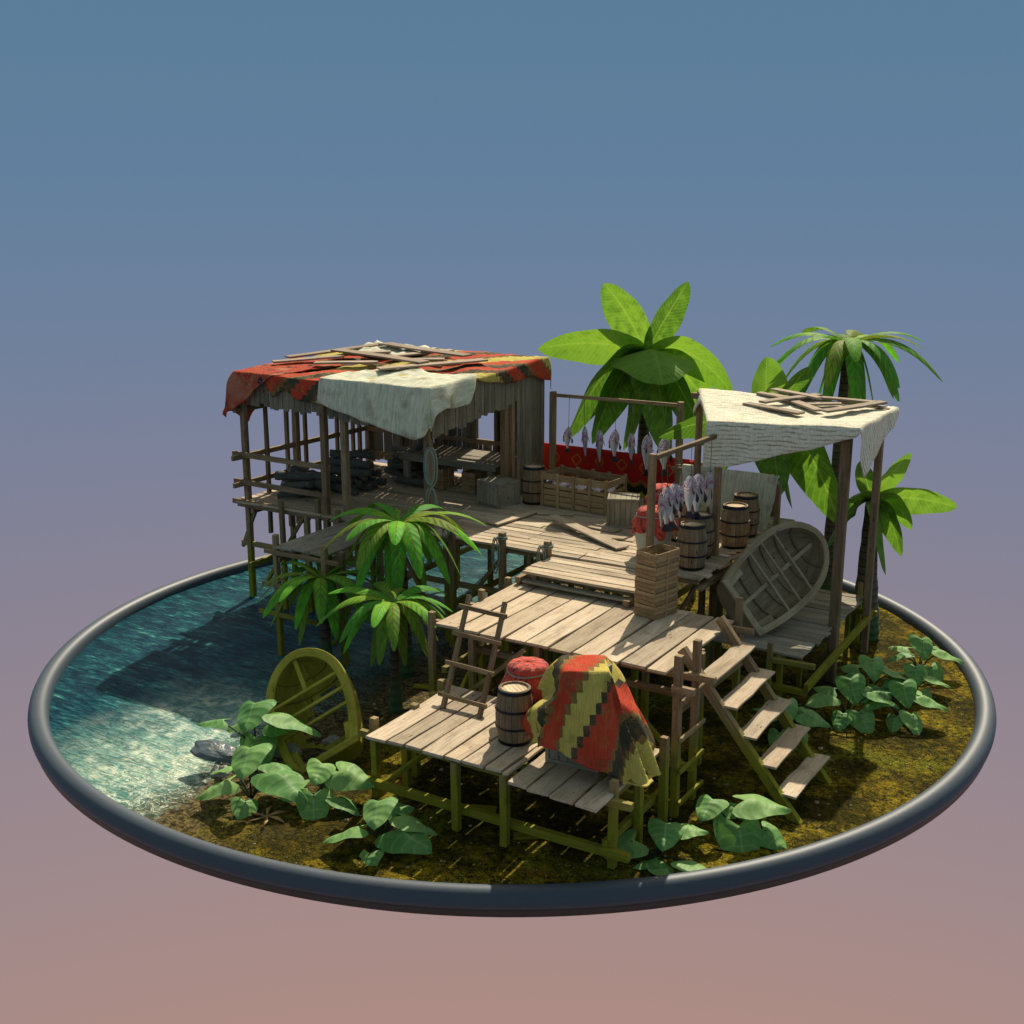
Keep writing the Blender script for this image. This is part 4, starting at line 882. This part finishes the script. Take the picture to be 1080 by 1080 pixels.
# ------------------------------------------------------------------ ladder, steps, post ladder
la = empty('ladder', (1.7, -3.9, LZ), 'rough four-rung ladder leaning from the low platform to the middle one', 'ladder')
A0, A1, B0, B1 = Vector((1.45, -3.91, LZ)), Vector((1.10, -2.80, 1.92)), Vector((1.97, -3.93, LZ)), Vector((1.62, -2.80, 1.92))
one_board('side_rail', 'frame', la, A0, A1, .055, .05, up=(0, 1, 0)); one_board('side_rail', 'frame', la, B0, B1, .055, .05, up=(0, 1, 0))
for k in (.13, .40, .66, .90): one_board('rung', 'frame', la, A0.lerp(A1, k)+Vector((-.09, -.04, 0)), B0.lerp(B1, k)+Vector((.08, -.04, -.015)), .035, .055)
sp_ = empty('stairs', (4.6, -2, 0), 'plank steps leading from the middle platform down to the ground', 'stairs')
N0, N1, F0, F1 = Vector((3.80, -2.46, 1.64)), Vector((5.38, -2.75, -.02)), Vector((3.78, -1.28, 1.66)), Vector((5.38, -1.68, -.02))
for a, b in ((N0, N1), (F0, F1)): one_board('stringer', 'post', sp_, a, b, .075, .12, up=(0, 0, 1), n=4)
for k in (.19, .355, .52, .685, .85):
    a = N0.lerp(N1, k); b = F0.lerp(F1, k); m = MB(); m.board(a+Vector((.06, -.02, .045))-sp_.location, b+Vector((.06, .10, .045))-sp_.location, .24, .028, n=5, wob=.012, rag=.02); m.build('tread', 'plank', sp_, bevel=.004)
pl_ = empty('post_ladder', (4.15, -3.1, 0), 'upright ladder of two tall posts beside the blanket platform', 'ladder')
for y, z in ((-2.87, 1.95), (-3.36, 1.93)): post(pl_, 4.16, y, -.05, z, .10)
for z in (1.42, .98, .60, .22): one_board('rung', 'post', pl_, (4.235, -3.42, z), (4.235, -2.76, z+.0), .035, .05)

# ------------------------------------------------------------------ boats
HJ = [(9, 8), (7, 9), (6, 10), (5, 10), (6, 11), (5, 11), (5, 10), (6, 11), (7, 10), (7, 9), (8, 9)]
def boat_parts(L, Wd, Dp, hole=False):
    def hw(x):
        u = x/L
        return Wd*(1-.22*u*u) if u < 0 else Wd*max(0., 1-u**2.5)**.56
    def dp(x): u = x/L; return Dp*(1-.15*u*u) if u < 0 else Dp*(1-.45*u**3)
    def sh(x): u = x/L; return .05*u*u
    xs = [-L+2*L*(i/22) for i in range(22)]+[L*.965, L*.99, L]
    hull = MB(); rows = []; uvs = []; nj = 16
    for x in xs:
        r = []; ur = []
        for j in range(nj+1):
            ph = math.pi*j/nj; cx_ = math.cos(ph); y = hw(x)*math.copysign(abs(cx_)**.75, cx_); z = -dp(x)*math.sin(ph)**.8+sh(x)
            r.append((x+(.1*(1-math.sin(ph)) if x > 0 else -.0)*(x/L)**2*0, y, z)); ur.append((x, j*.09))
        rows.append(r); uvs.append(ur)
    tn = (.5, .5); b = 0; hull.v = [p for r in rows for p in r]
    for i in range(len(xs)-1):
        for j in range(nj):
            if hole and 5 <= i <= 15 and HJ[i-5][0] <= j <= HJ[i-5][1]: continue
            hull.face([i*(nj+1)+j, i*(nj+1)+j+1, (i+1)*(nj+1)+j+1, (i+1)*(nj+1)+j], [uvs[i][j], uvs[i][j+1], uvs[i+1][j+1], uvs[i+1][j]], (.3+.4*((j*7) % 5)/5, .5), False)
    tr = MB(); tr.v = rows[0]; tr.face(list(range(nj+1)), [(p[1], p[2]) for p in rows[0]], (.6, .5))
    gn = MB()
    pts = [Vector((x, hw(x), sh(x))) for x in xs]+[Vector((x, -hw(x), sh(x))) for x in reversed(xs[:-1])]
    rw = []; uvv = []; Ln = 0
    for i, p in enumerate(pts):
        T = (pts[min(i+1, len(pts)-1)]-pts[max(i-1, 0)]); T.z = 0; T.normalize(); nrm = Vector((T.y, -T.x, 0)) 
        if nrm.dot(Vector((p.x*.3, p.y, 0))) < 0: nrm = -nrm
        wv = .075
        wv = .092 if hole else .075; ring = [p+nrm*.022+UP*.012, p-nrm*wv+UP*.012, p-nrm*wv-UP*.022, p+nrm*.022-UP*.03]
        if i: Ln += (p-pts[i-1]).length
        rw.append(ring); uvv.append([(Ln, 0), (Ln, .1), (Ln, .13), (Ln, .23), (Ln, .26)])
    gn.grid(rw, uvv, (.6, .5), False, closeu=True)
    gn.board((-L, -hw(-L)-.02, sh(-L)), (-L, hw(-L)+.02, sh(-L)), .10, .04)
    ribs = MB()
    for x in [-L*.72, -L*.42, -L*.1, L*.2, L*.5, L*.75]:
        if hole and abs(x) < L*.45: continue
        p = []
        for j in range(1, nj):
            ph = math.pi*j/nj; cx_ = math.cos(ph); p.append((x, (hw(x)-.03)*math.copysign(abs(cx_)**.75, cx_), -(dp(x)-.03)*math.sin(ph)**.8+sh(x)))
        ribs.tube(p, .016, 5)
    ks = MB(); ks.board((-L*.95 if not hole else L*.30, 0, -.04), (L*(.80 if not hole else 1.04), 0, -.05+.06*hole), .055, .035, n=4, taper=1.)
    kn = []
    for sy in (-1, 1): kn.append(MB()); kn[-1].board((-L+.08, sy*(hw(-L)-.09), -.01), (-L*.62, sy*(hw(-L)-.05), -.01), .10, .04)
    return hull, tr, gn, ribs, ks, kn, [( x, hw(x)-.02) for x in (-L*.30, -L*.02, L*.28)]
def make_boat(name, label, L, Wd, Dp, mat, X, Y, loc, zmin, hole=False):
    """X bow direction, Y across (world vectors)"""
    root = empty(name, (0, 0, 0), label, 'boat'); hull, tr, gn, ribs, ks, kn, th = boat_parts(L, Wd, Dp, hole)
    X = X.normalized(); Y = (Y-X*Y.dot(X)).normalized(); Z = X.cross(Y)
    toC = -(FW*math.cos(.2513)-UP*math.sin(.2513))
    if Z.dot(toC) < 0: Y = -Y; Z = X.cross(Y)
    m3 = Matrix((X, Y, Z)).transposed()
    mz = min((m3 @ Vector(v)).z for v in hull.v)-.015
    root.matrix_world = Matrix.Translation((loc[0], loc[1], zmin-mz)) @ m3.to_4x4()
    hull.build('hull', mat, root, solid=.022); tr.build('transom', mat, root, solid=.03, off=-1); gn.build('gunwale', mat, root, bevel=.006); ribs.build('ribs', mat, root); ks.build('centre_bar', mat, root, bevel=.004)
    kb_ = MB(); kb_.board((-L+.03, 0, -Dp*.2), (-L*.55, 0, -Dp+.06), .05, .03); kb_.build('keel_block', mat, root, bevel=.004)
    for k_ in kn: k_.build('stern_knee', mat, root, bevel=.004)
    for x, y in th: m = MB(); m.board((x, -y, .0), (x, y, .0), .04, .03); m.build('thwart', mat, root, bevel=.004)
    kb = MB(); kb.tube([(-L-.03, 0, .03), (-L+.05, 0, .03)], .035, 10); kb.build('stern_peg', 'iron' if 0 else mat, root)
    return root
CU = RT.cross(FW*math.cos(.2513)-UP*math.sin(.2513)); AW = FW*math.cos(.2513)-UP*math.sin(.2513)
make_boat('rowing_boat', 'weathered grey rowing boat tipped on its side on the grey jetty', .95, .56, .42, 'boat', RT*.70+CU*.50+AW*.52, RT*.60-CU*.78+AW*.05, (3.70, 1.18), .86)
make_boat('rowing_boat', 'broken yellow-stained boat with a holed hull, stern down on the shore', .78, .56, .48, 'boatgold', RT*-.36+CU*.70+AW*.58, RT*.80+CU*.47-AW*.10, (-.40, -4.12), -.18, True)

# ------------------------------------------------------------------ trees
def leaf(mb, P0, P1, P2, w, side, fold=.25, prof=None, n=14, wave=0., tone=None, droop=1.):
    P0, P1, P2 = Vector(P0), Vector(P1), Vector(P2); side = Vector(side).normalized(); rows = []; uvs = []; vs = (-1, -.62, -.25, 0, .25, .62, 1); ph = R.random()*6
    for i in range(n+1):
        u = i/n; p = P0*(1-u)**2+P1*2*u*(1-u)+P2*u*u; T = (P1-P0)*(1-u)+(P2-P1)*u
        if T.length < 1e-6: T = P2-P0
        T.normalize(); s_ = (side-T*side.dot(T)).normalized(); N_ = s_.cross(T).normalized()
        if N_.z < 0 and abs(N_.z) > .35: pass
        ww_ = w/2*prof(u); r = []; ur = []
        for v in vs:
            q = p+s_*(v*ww_)-N_*(fold*abs(v)**1.4*ww_*droop)+N_*(wave*math.sin(u*17+ph+(2 if v > 0 else 0))*abs(v)*ww_)
            r.append(q); ur.append((u, .5+.5*v))
        rows.append(r); uvs.append(ur)
    mb.grid(rows, uvs, tone or (R.random(), R.random()), True)
slim = lambda u: (.16+.84*min(1, u/.42)**.9) if u < .42 else max(.06, math.sqrt(max(0, 1-((u-.42)/.585)**2.6)))*(1-.12*(u-.42))
broad = lambda u: max(.03, math.sin(math.pi*u**.85)**.55)
def trunk_mesh(pts, rads, seg=14):
    mb = MB(); P = [Vector(p) for p in pts]; n = 18; out = []; rr = []
    for i in range(n+1):
        u = i/n*(len(P)-1); k = min(int(u), len(P)-2); f_ = u-k; out.append(P[k].lerp(P[k+1], f_)); rr.append((rads[k]*(1-f_)+rads[k+1]*f_)*(1+.05*math.sin(i*2.3)))
    mb.tube(out, rr, seg); return mb
def palm(x, y, hz, lean, label, s_=1., seed=1, top=None, mat='palmleaf', cr_off=0.):
    global R
    keep = R; R = random.Random(seed)
    root = empty('palm_tree', (x, y, -.05), label, 'palm tree'); tp = Vector((lean[0], lean[1], hz+.05))
    trunk_mesh([(0, 0, 0), tuple(tp*.3+Vector((0, 0, 0))-Vector((lean[0]*.15, lean[1]*.15, 0))), tuple(tp*.65-Vector((lean[0]*.1, lean[1]*.1, 0))), tuple(tp-Vector((0, 0, .02)))], [.12*s_, .085*s_, .07*s_, .055*s_]).build('trunk', 'trunk', root)
    mb = MB()
    for tier, (cnt, r, z, h, wd) in enumerate([(7, 1.06, -.04, .28, .185), (7, 1.10, -.36, .26, .19), (7, .80, -.68, .20, .20), (5, .42, -.92, .10, .20)]):
        for k in range(cnt):
            a = 2*math.pi*(k+.5*tier)/cnt+R.uniform(-.2, .2)+seed; d_ = Vector((math.cos(a), math.sin(a), 0)); q = R.uniform(.88, 1.1)*s_
            p0 = tp+d_*.02; p2 = tp+d_*r*q+UP*(z+R.uniform(-.08, .08))*s_; p1 = tp+d_*r*q*.55+UP*(h+.02)*s_
            sd_ = d_.cross(UP); sd_ = (sd_+UP*R.uniform(-.25, .25)).normalized()
            leaf(mb, p0, p1, p2, wd*1.15*s_, sd_, .22, slim, 18, tone=(R.random()**.8, R.random()))
    mb.build('crown', mat, root); R = keep; return root
palm(-1.95, -1.96, 1.40, (-.06, .02), 'small slender-leafed palm standing in the water left of the others', .92, 4)
palm(-.19, -2.64, 1.55, (-.03, .0), 'short slender-leafed palm in front, next to the low platform corner', .84, 5)
palm(-.90, -1.45, 2.25, (-.05, -.02), 'tallest front palm, rising behind the two shorter ones to the deck edge', 1.10, 8)
palm(3.22, 5.0, 4.37, (.06, .05), 'tall slender-leafed palm rising behind the canopy', 1.25, 15)

def banana(x, y, tp, leaves, label, r0, wid, s_=1., seed=0):
    """leaves: (right, up, toward viewer, control lift, width, twist) of each tip from the crown, metres, in a fixed upright frame"""
    global R
    keep = R; R = random.Random(seed); root = empty('banana_tree', (x, y, -.05), label, 'banana tree'); T = Vector(tp)-Vector((x, y, -.05))
    trunk_mesh([(0, 0, 0), tuple(T*.12), tuple(T*.4-Vector((T.x*.12, T.y*.12, 0))), tuple(T*.75-Vector((T.x*.08, T.y*.08, 0))), tuple(T)], [r0, r0*.98, r0*.72, r0*.5, r0*.3]).build('trunk', 'btrunk', root)
    mb = MB()
    for (rx, uz, tw_, lift, w, tws) in leaves:
        d_ = RT*rx-FW*tw_+UP*uz; p2 = T+d_; hz = Vector((d_.x, d_.y, 0)); hl = max(hz.length, .05)
        p1 = T+hz*.45+UP*(uz*.45+lift); sd_ = hz.normalized().cross(UP)
        ax = d_.normalized(); sd_ = Matrix.Rotation(rad(tws), 3, ax) @ sd_
        leaf(mb, T, p1, p2, w*1.15, sd_, .30, broad, 18, .04, tone=(0, 0) if tw_ > .9 else None)  # viewer-facing leaf takes the lightest tone, sunlight put into its colour
    mb.build('crown', 'banana', root); R = keep; return root
banana(-.50, 5.4, (-.37, 5.2, 3.95), [(-.80, 1.25, .15, .25, .62, 55), (.69, 1.28, .1, .1, .52, -55), (-1.95, .12, .3, .30, .66, 62), (-1.42, -1.50, .35, .95, .95, 48), (-.95, -1.62, .1, .75, .8, 55), (.14, -.36, 1.30, .55, 1.3, 0), (1.56, -.72, .1, .75, .66, -58), (1.1, -1.65, .35, .65, .85, -45), (.42, -1.85, .55, .75, .95, -12), (-.40, -1.70, .3, .6, .75, 20), (1.35, -1.2, -.6, .5, .7, -50), (-.9, -1.1, -1.1, .1, .7, 10), (.6, -1.1, -1.1, .1, .7, 0)],
    'largest banana tree, spreading behind the long fish rack', .17, .6, seed=1)
banana(2.56, 4.0, (2.35, 3.95, 3.05), [(-.05, 1.18, .1, .15, .62, 50), (.62, 1.02, .1, .10, .5, -50), (1.25, -1.55, .25, 1.05, .95, -48), (.45, -1.25, .3, .7, .6, -30), (-1.72, -.10, .2, .40, .5, 60), (-.95, -.95, .3, .6, .5, 50), (.9, -.8, -1.0, .2, .7, 0), (-.6, -.8, -1.1, .2, .6, 0), (.1, -.9, .9, .5, .6, 0)],
    'banana tree right behind the canopy, its leaves above and below the cloth', .20, .6, seed=2)
banana(4.32, 3.42, (4.28, 3.38, 2.25), [(-.22, .60, .05, .10, .26, 55), (.54, .72, .0, .05, .36, -60), (1.28, -.10, .1, .16, .44, -66), (-.80, -.84, .35, .55, .52, 45), (.22, -1.10, .3, .55, .40, -20), (.50, -.86, .1, .45, .42, -45), (.62, -.45, .1, .45, .40, -50), (-.45, .05, .3, .2, .35, 40), (.35, -.35, -.6, .4, .4, 0), (-.4, -.5, -.5, .4, .4, 0)],
    'small banana tree on a thick leaning trunk behind the right canopy post', .23, .3, seed=3)

# ------------------------------------------------------------------ ground plants
def heart(mb, base, dirv, L, W_, tilt, cup, tone=None):
    d_ = Vector(dirv).normalized(); side = d_.cross(UP).normalized(); N_ = side.cross(d_); rows = []; uvs = []; n = 12; vs = [-1, -.8, -.55, -.28, 0, .28, .55, .8, 1]
    T = (d_*math.cos(tilt)+UP*math.sin(tilt)); N2 = side.cross(T).normalized(); rollv = R.uniform(-.35, .35); side = (side*math.cos(rollv)+N2*math.sin(rollv)); N2 = side.cross(T).normalized()
    for i in range(n+1):
        u = i/n; pf = (max(0, 1-u**1.9))**.85*(1-.10*(1-u)**3); r = []; ur = []
        for v in vs:
            av = abs(v); xx = L*(u-(.52*av**1.1-.34*av**4)*(1-u)); yy = v*W_*pf
            zz = -cup*(av**1.6)*W_*pf-.28*L*u*u+.03*L*math.sin(u*9+v*2)
            r.append(Vector(base)+T*xx+side*yy+N2*zz); ur.append((u, .5+.5*v))
        rows.append(r); uvs.append(ur)
    mb.grid(rows, uvs, tone or (R.random(), R.random()), True)
def plant(x, y, label, s_, seed, lv):
    """lv: (right, toward viewer, height, leaf size, heading deg, tilt deg)"""
    global R
    keep = R; R = random.Random(seed); z = gh(x, y); root = empty('broadleaf_plant', (x, y, z), label, 'plant', 'broad-leafed plants around the shore'); st_ = MB(); lf = MB()
    for (rx, tw_, h, L, hd, tl) in lv:
        p = RT*rx*s_-FW*tw_*s_+UP*h*s_; st_.tube([(0, 0, 0), tuple(p*.35+UP*h*.22*s_), tuple(p*.75+UP*h*.08*s_), tuple(p)], [.012, .011, .009, .008], 6)
        hd_ = rad(hd); dv = RT*math.cos(hd_)-FW*math.sin(hd_); heart(lf, p-dv*L*s_*.12, dv, L*s_*.98, L*.56*s_, rad(tl), .26)
    st_.build('stem', 'stem', root); lf.build('leaves', 'heart', root); R = keep
std = [(.02, .0, .62, .42, 90, -28), (-.34, .05, .40, .40, 165, -5), (.36, .05, .44, .46, 20, -8), (.12, .30, .22, .40, 75, -30), (-.15, .25, .18, .32, 120, -20), (.20, -.22, .42, .36, -40, 0), (-.20, -.2, .40, .34, 215, 5)]
plant(-.86, -4.62, 'tallest broad-leafed plant, in front of the holed boat', .95, 41, [(.0, .0, .74, .50, 100, -10), (-.42, .05, .55, .34, 180, 5), (.42, .1, .66, .60, 8, -10), (.05, .15, .32, .50, 85, -35), (.25, .0, .50, .4, -10, 0), (-.2, -.1, .45, .3, 200, -15)])
plant(-.10, -5.52, 'large plant at the front left rim, below the holed boat', 1.0, 43, [(.0, .0, .62, .46, 95, -8), (-.25, .12, .30, .42, 170, -12), (.35, .05, .34, .56, 40, -5), (.0, .30, .12, .30, 80, -20), (.25, -.2, .35, .36, 20, 0), (-.28, -.2, .32, .3, 200, -10)])
plant(.62, -5.15, 'plant between the holed boat stern and the front rim', .88, 44, [(.02, .0, .52, .36, 95, -8), (.30, .0, .42, .48, 15, -6), (-.05, .28, .22, .46, 85, -30), (.30, .2, .16, .38, 30, -10), (-.25, .05, .22, .34, 170, -10), (.15, -.2, .3, .3, -30, 0)])
plant(1.78, -5.52, 'plant right under the front edge of the low platform', .95, 45, [(-.05, .0, .50, .40, 95, -6), (-.30, .1, .26, .42, 175, -6), (.20, .12, .22, .52, 40, 4), (.26, -.05, .32, .44, 5, -12), (-.12, .34, .06, .28, 100, -15), (.1, -.2, .34, .32, -30, 0)])
plant(4.36, -4.24, 'plant at the foot of the post ladder beside the front rim', .9, 46, [(.10, .0, .40, .40, 100, -6), (-.30, .0, .20, .40, 160, -12), (.05, .30, .05, .36, 60, 2), (.36, .25, .08, .44, 30, 6), (.30, -.05, .34, .34, 10, 10), (-.05, .2, .08, .3, 170, 0)])
plant(4.86, -3.42, 'plant with a big pale leaf standing in front of the stairs foot', .92, 47, [(-.25, .0, .44, .36, 120, -5), (.20, .0, .44, .54, 10, 6), (.05, .25, .22, .54, 85, -35), (.38, .15, .14, .38, 40, -15), (.0, -.2, .26, .34, 30, 0)])
plant(4.50, -.75, 'dark plant seen beneath the stairs', .78, 48, std)
plant(5.02, .22, 'plant spreading right of the stairs, in front of the near canopy post', .88, 49, std)
plant(5.02, 1.25, 'plant at the foot of the near canopy post', .8, 50, std)
plant(5.62, .52, 'pale sunlit plant close to the right rim, nearest of the right group', .82, 51, std)
plant(5.42, 2.35, 'farthest plant, at the right rim past the canopy posts', .82, 52, std)
plant(5.55, 1.45, 'middle plant of the group along the right rim', .68, 53, std)

mb = MB()
for k in range(900):
    a = R.uniform(0, 6.283); rr = math.sqrt(R.random())*6.45; x, y = rr*math.cos(a), rr*math.sin(a)
    if x < -1.2+.4*R.random(): continue
    z = gh(x, y); q_ = R.uniform(.008, .024)*(1.6 if R.random() < .08 else 1); t0 = R.random()*6; tn = (R.random(), R.random()); rows = []
    for zz, fr in ((0, 1.), (.55, .85), (.9, .35)): rows.append([(x+q_*fr*math.cos(t0+j*1.2566)*(1+.3*math.sin(j*2.1+k)), y+q_*fr*math.sin(t0+j*1.2566), z+zz*q_*.8) for j in range(5)])
    mb.grid(rows, [[(0, 0)]*6]*3, tn, True, closeu=True, flip=True)
t = NT('pebbles'); tone = t.xyz(t.uv('tone')); t.col(t.ramp(tone[0], [(0, (.03, .03, .015)), (.4, (.12, .11, .03)), (.75, (.26, .21, .06)), (1, (.34, .30, .20))])); t.rough(.8); M['pebbles'] = t.m
tag(mb.build('pebbles', 'pebbles'), 'loose pebbles and grit scattered over the mud', 'pebbles', kind='stuff')

# ------------------------------------------------------------------ rocks, driftwood, small things
def rock(x, y, sx, sy, sz, label, seed, mat='rock'):
    mb = MB(); rows = []; n = 16
    for i in range(9):
        th = math.pi*.5*i/8*1.25; r = []
        for k in range(n):
            a = 2*math.pi*k/n; v = Vector((math.sin(th)*math.cos(a), math.sin(th)*math.sin(a), math.cos(th))); q = 1+.35*noise.noise(v*1.6+Vector((seed, 0, 0)))+.12*noise.noise(v*5+Vector((seed, 3, 0))); r.append((v.x*sx*q, v.y*sy*q, v.z*sz*q))
        rows.append(r)
    mb.grid(rows, [[(0, 0)]*(n+1)]*9, (.5, .5), False, closeu=True, flip=False); tag(mb.build('rock', mat, loc=(x, y, gh(x, y))), label, 'rock')
rock(-.62, -4.35, .26, .16, .10, 'pale flat rock lapped by foam beside the holed boat', 3); rock(-.25, -3.85, .16, .10, .09, 'small rock seen through the holed boat', 5); rock(-1.35, -4.75, .50, .22, .12, 'long low dark rock awash at the waterline', 9, 'wetrock'); rock(-.95, -5.15, .14, .11, .10, 'dark stone behind the front left plant', 12); rock(-.05, -4.25, .13, .1, .07, 'small stone just in front of the boat thwarts', 15)
for i, (x, y, a, L_, lb) in enumerate([(-.15, -1.75, .3, .7, 'plank lying on the ground behind the front palms'), (.15, -1.95, -.4, .6, 'plank lying on the mud left of the middle platform'), (4.7, -2.95, .1, .75, 'stained board on the ground in front of the stairs'), (4.75, -3.25, -.25, .6, 'second stained board on the mud, by the post ladder'), (3.1, -4.55, .6, .5, 'board end lying under the low platform front'), (2.2, -4.4, .4, .5, 'piece of plank lying beneath the low platform'), (.45, -2.4, .2, .6, 'slat lying beside the low platform back corner')]):
    z = gh(x, y)+.02; c = Vector((x, y, z)); d_ = Vector((math.cos(a), math.sin(a), 0))*L_/2
    mb = MB(); mb.board(-d_, d_, .12, .025, n=4, wob=.006, rag=.02); tag(mb.build('fallen_plank', 'post', loc=c, bevel=.003), lb, 'plank')
g = 'broken boards scattered on the main deck'
for p0, p1, w, tp_, lb in [((-.85, .78, .035), (-.62, 1.82, .03), .30, .25, 'broad broken board on the sunny deck edge near the closed crate'), ((-.12, 1.40, .12), (1.50, .62, .025), .16, 1.5, 'long split plank lying askew across the sunny deck'), ((.05, 1.55, .02), (1.0, 1.45, .02), .22, 1., 'flat grey board in front of the slatted bin'), ((.62, 1.0, .02), (1.30, 1.12, .02), .26, .5, 'short wide board piece beside the jars'), ((-.6, 1.75, .022), (-.05, 1.95, .022), .14, .6, 'dark splintered board by the bin corner'), ((1.5, 1.35, .02), (1.95, 1.2, .02), .05, 1., 'thin stick on the deck behind the covered jar')]:
    loose((p0[0], p0[1], DZ+p0[2]), (p1[0], p1[1], DZ+p1[2]), w, lb, g, 'plank', .028, tp_)
for x, y, a, m_, lb in ((2.93, 1.22, .3, 'lid', 'pale wooden chip on the deck edge in front of the barrels'), (2.90, 1.05, -.2, 'paper', 'white paper scrap on the deck edge below the wooden chip'), (2.96, 1.38, .5, 'lid', 'small square chip on the deck edge nearest the far barrels')):
    mb = MB(); mb.board((-.07, 0, 0), (.07, 0, .008), .10, .012, n=2, wob=.004, rag=.01); o = mb.build('scrap', m_, loc=(x, y, DZ+.016)); o.rotation_euler = (0, 0, a); tag(o, lb, 'scrap')
mb = MB()
for k in range(6):
    a = k*1.047; mb.grid([[(0, 0, .02), (.02*math.cos(a+.8), .02*math.sin(a+.8), .02)], [(.26*math.cos(a), .26*math.sin(a), .01), (.14*math.cos(a+.3), .14*math.sin(a+.3), .03)]], None, (.5, .5))
tag(mb.build('dry_leaf', 'dry', loc=(.35, -5.75, .04), solid=.008), 'dry brown star-shaped leaf on the mud under the front left plants', 'leaf')
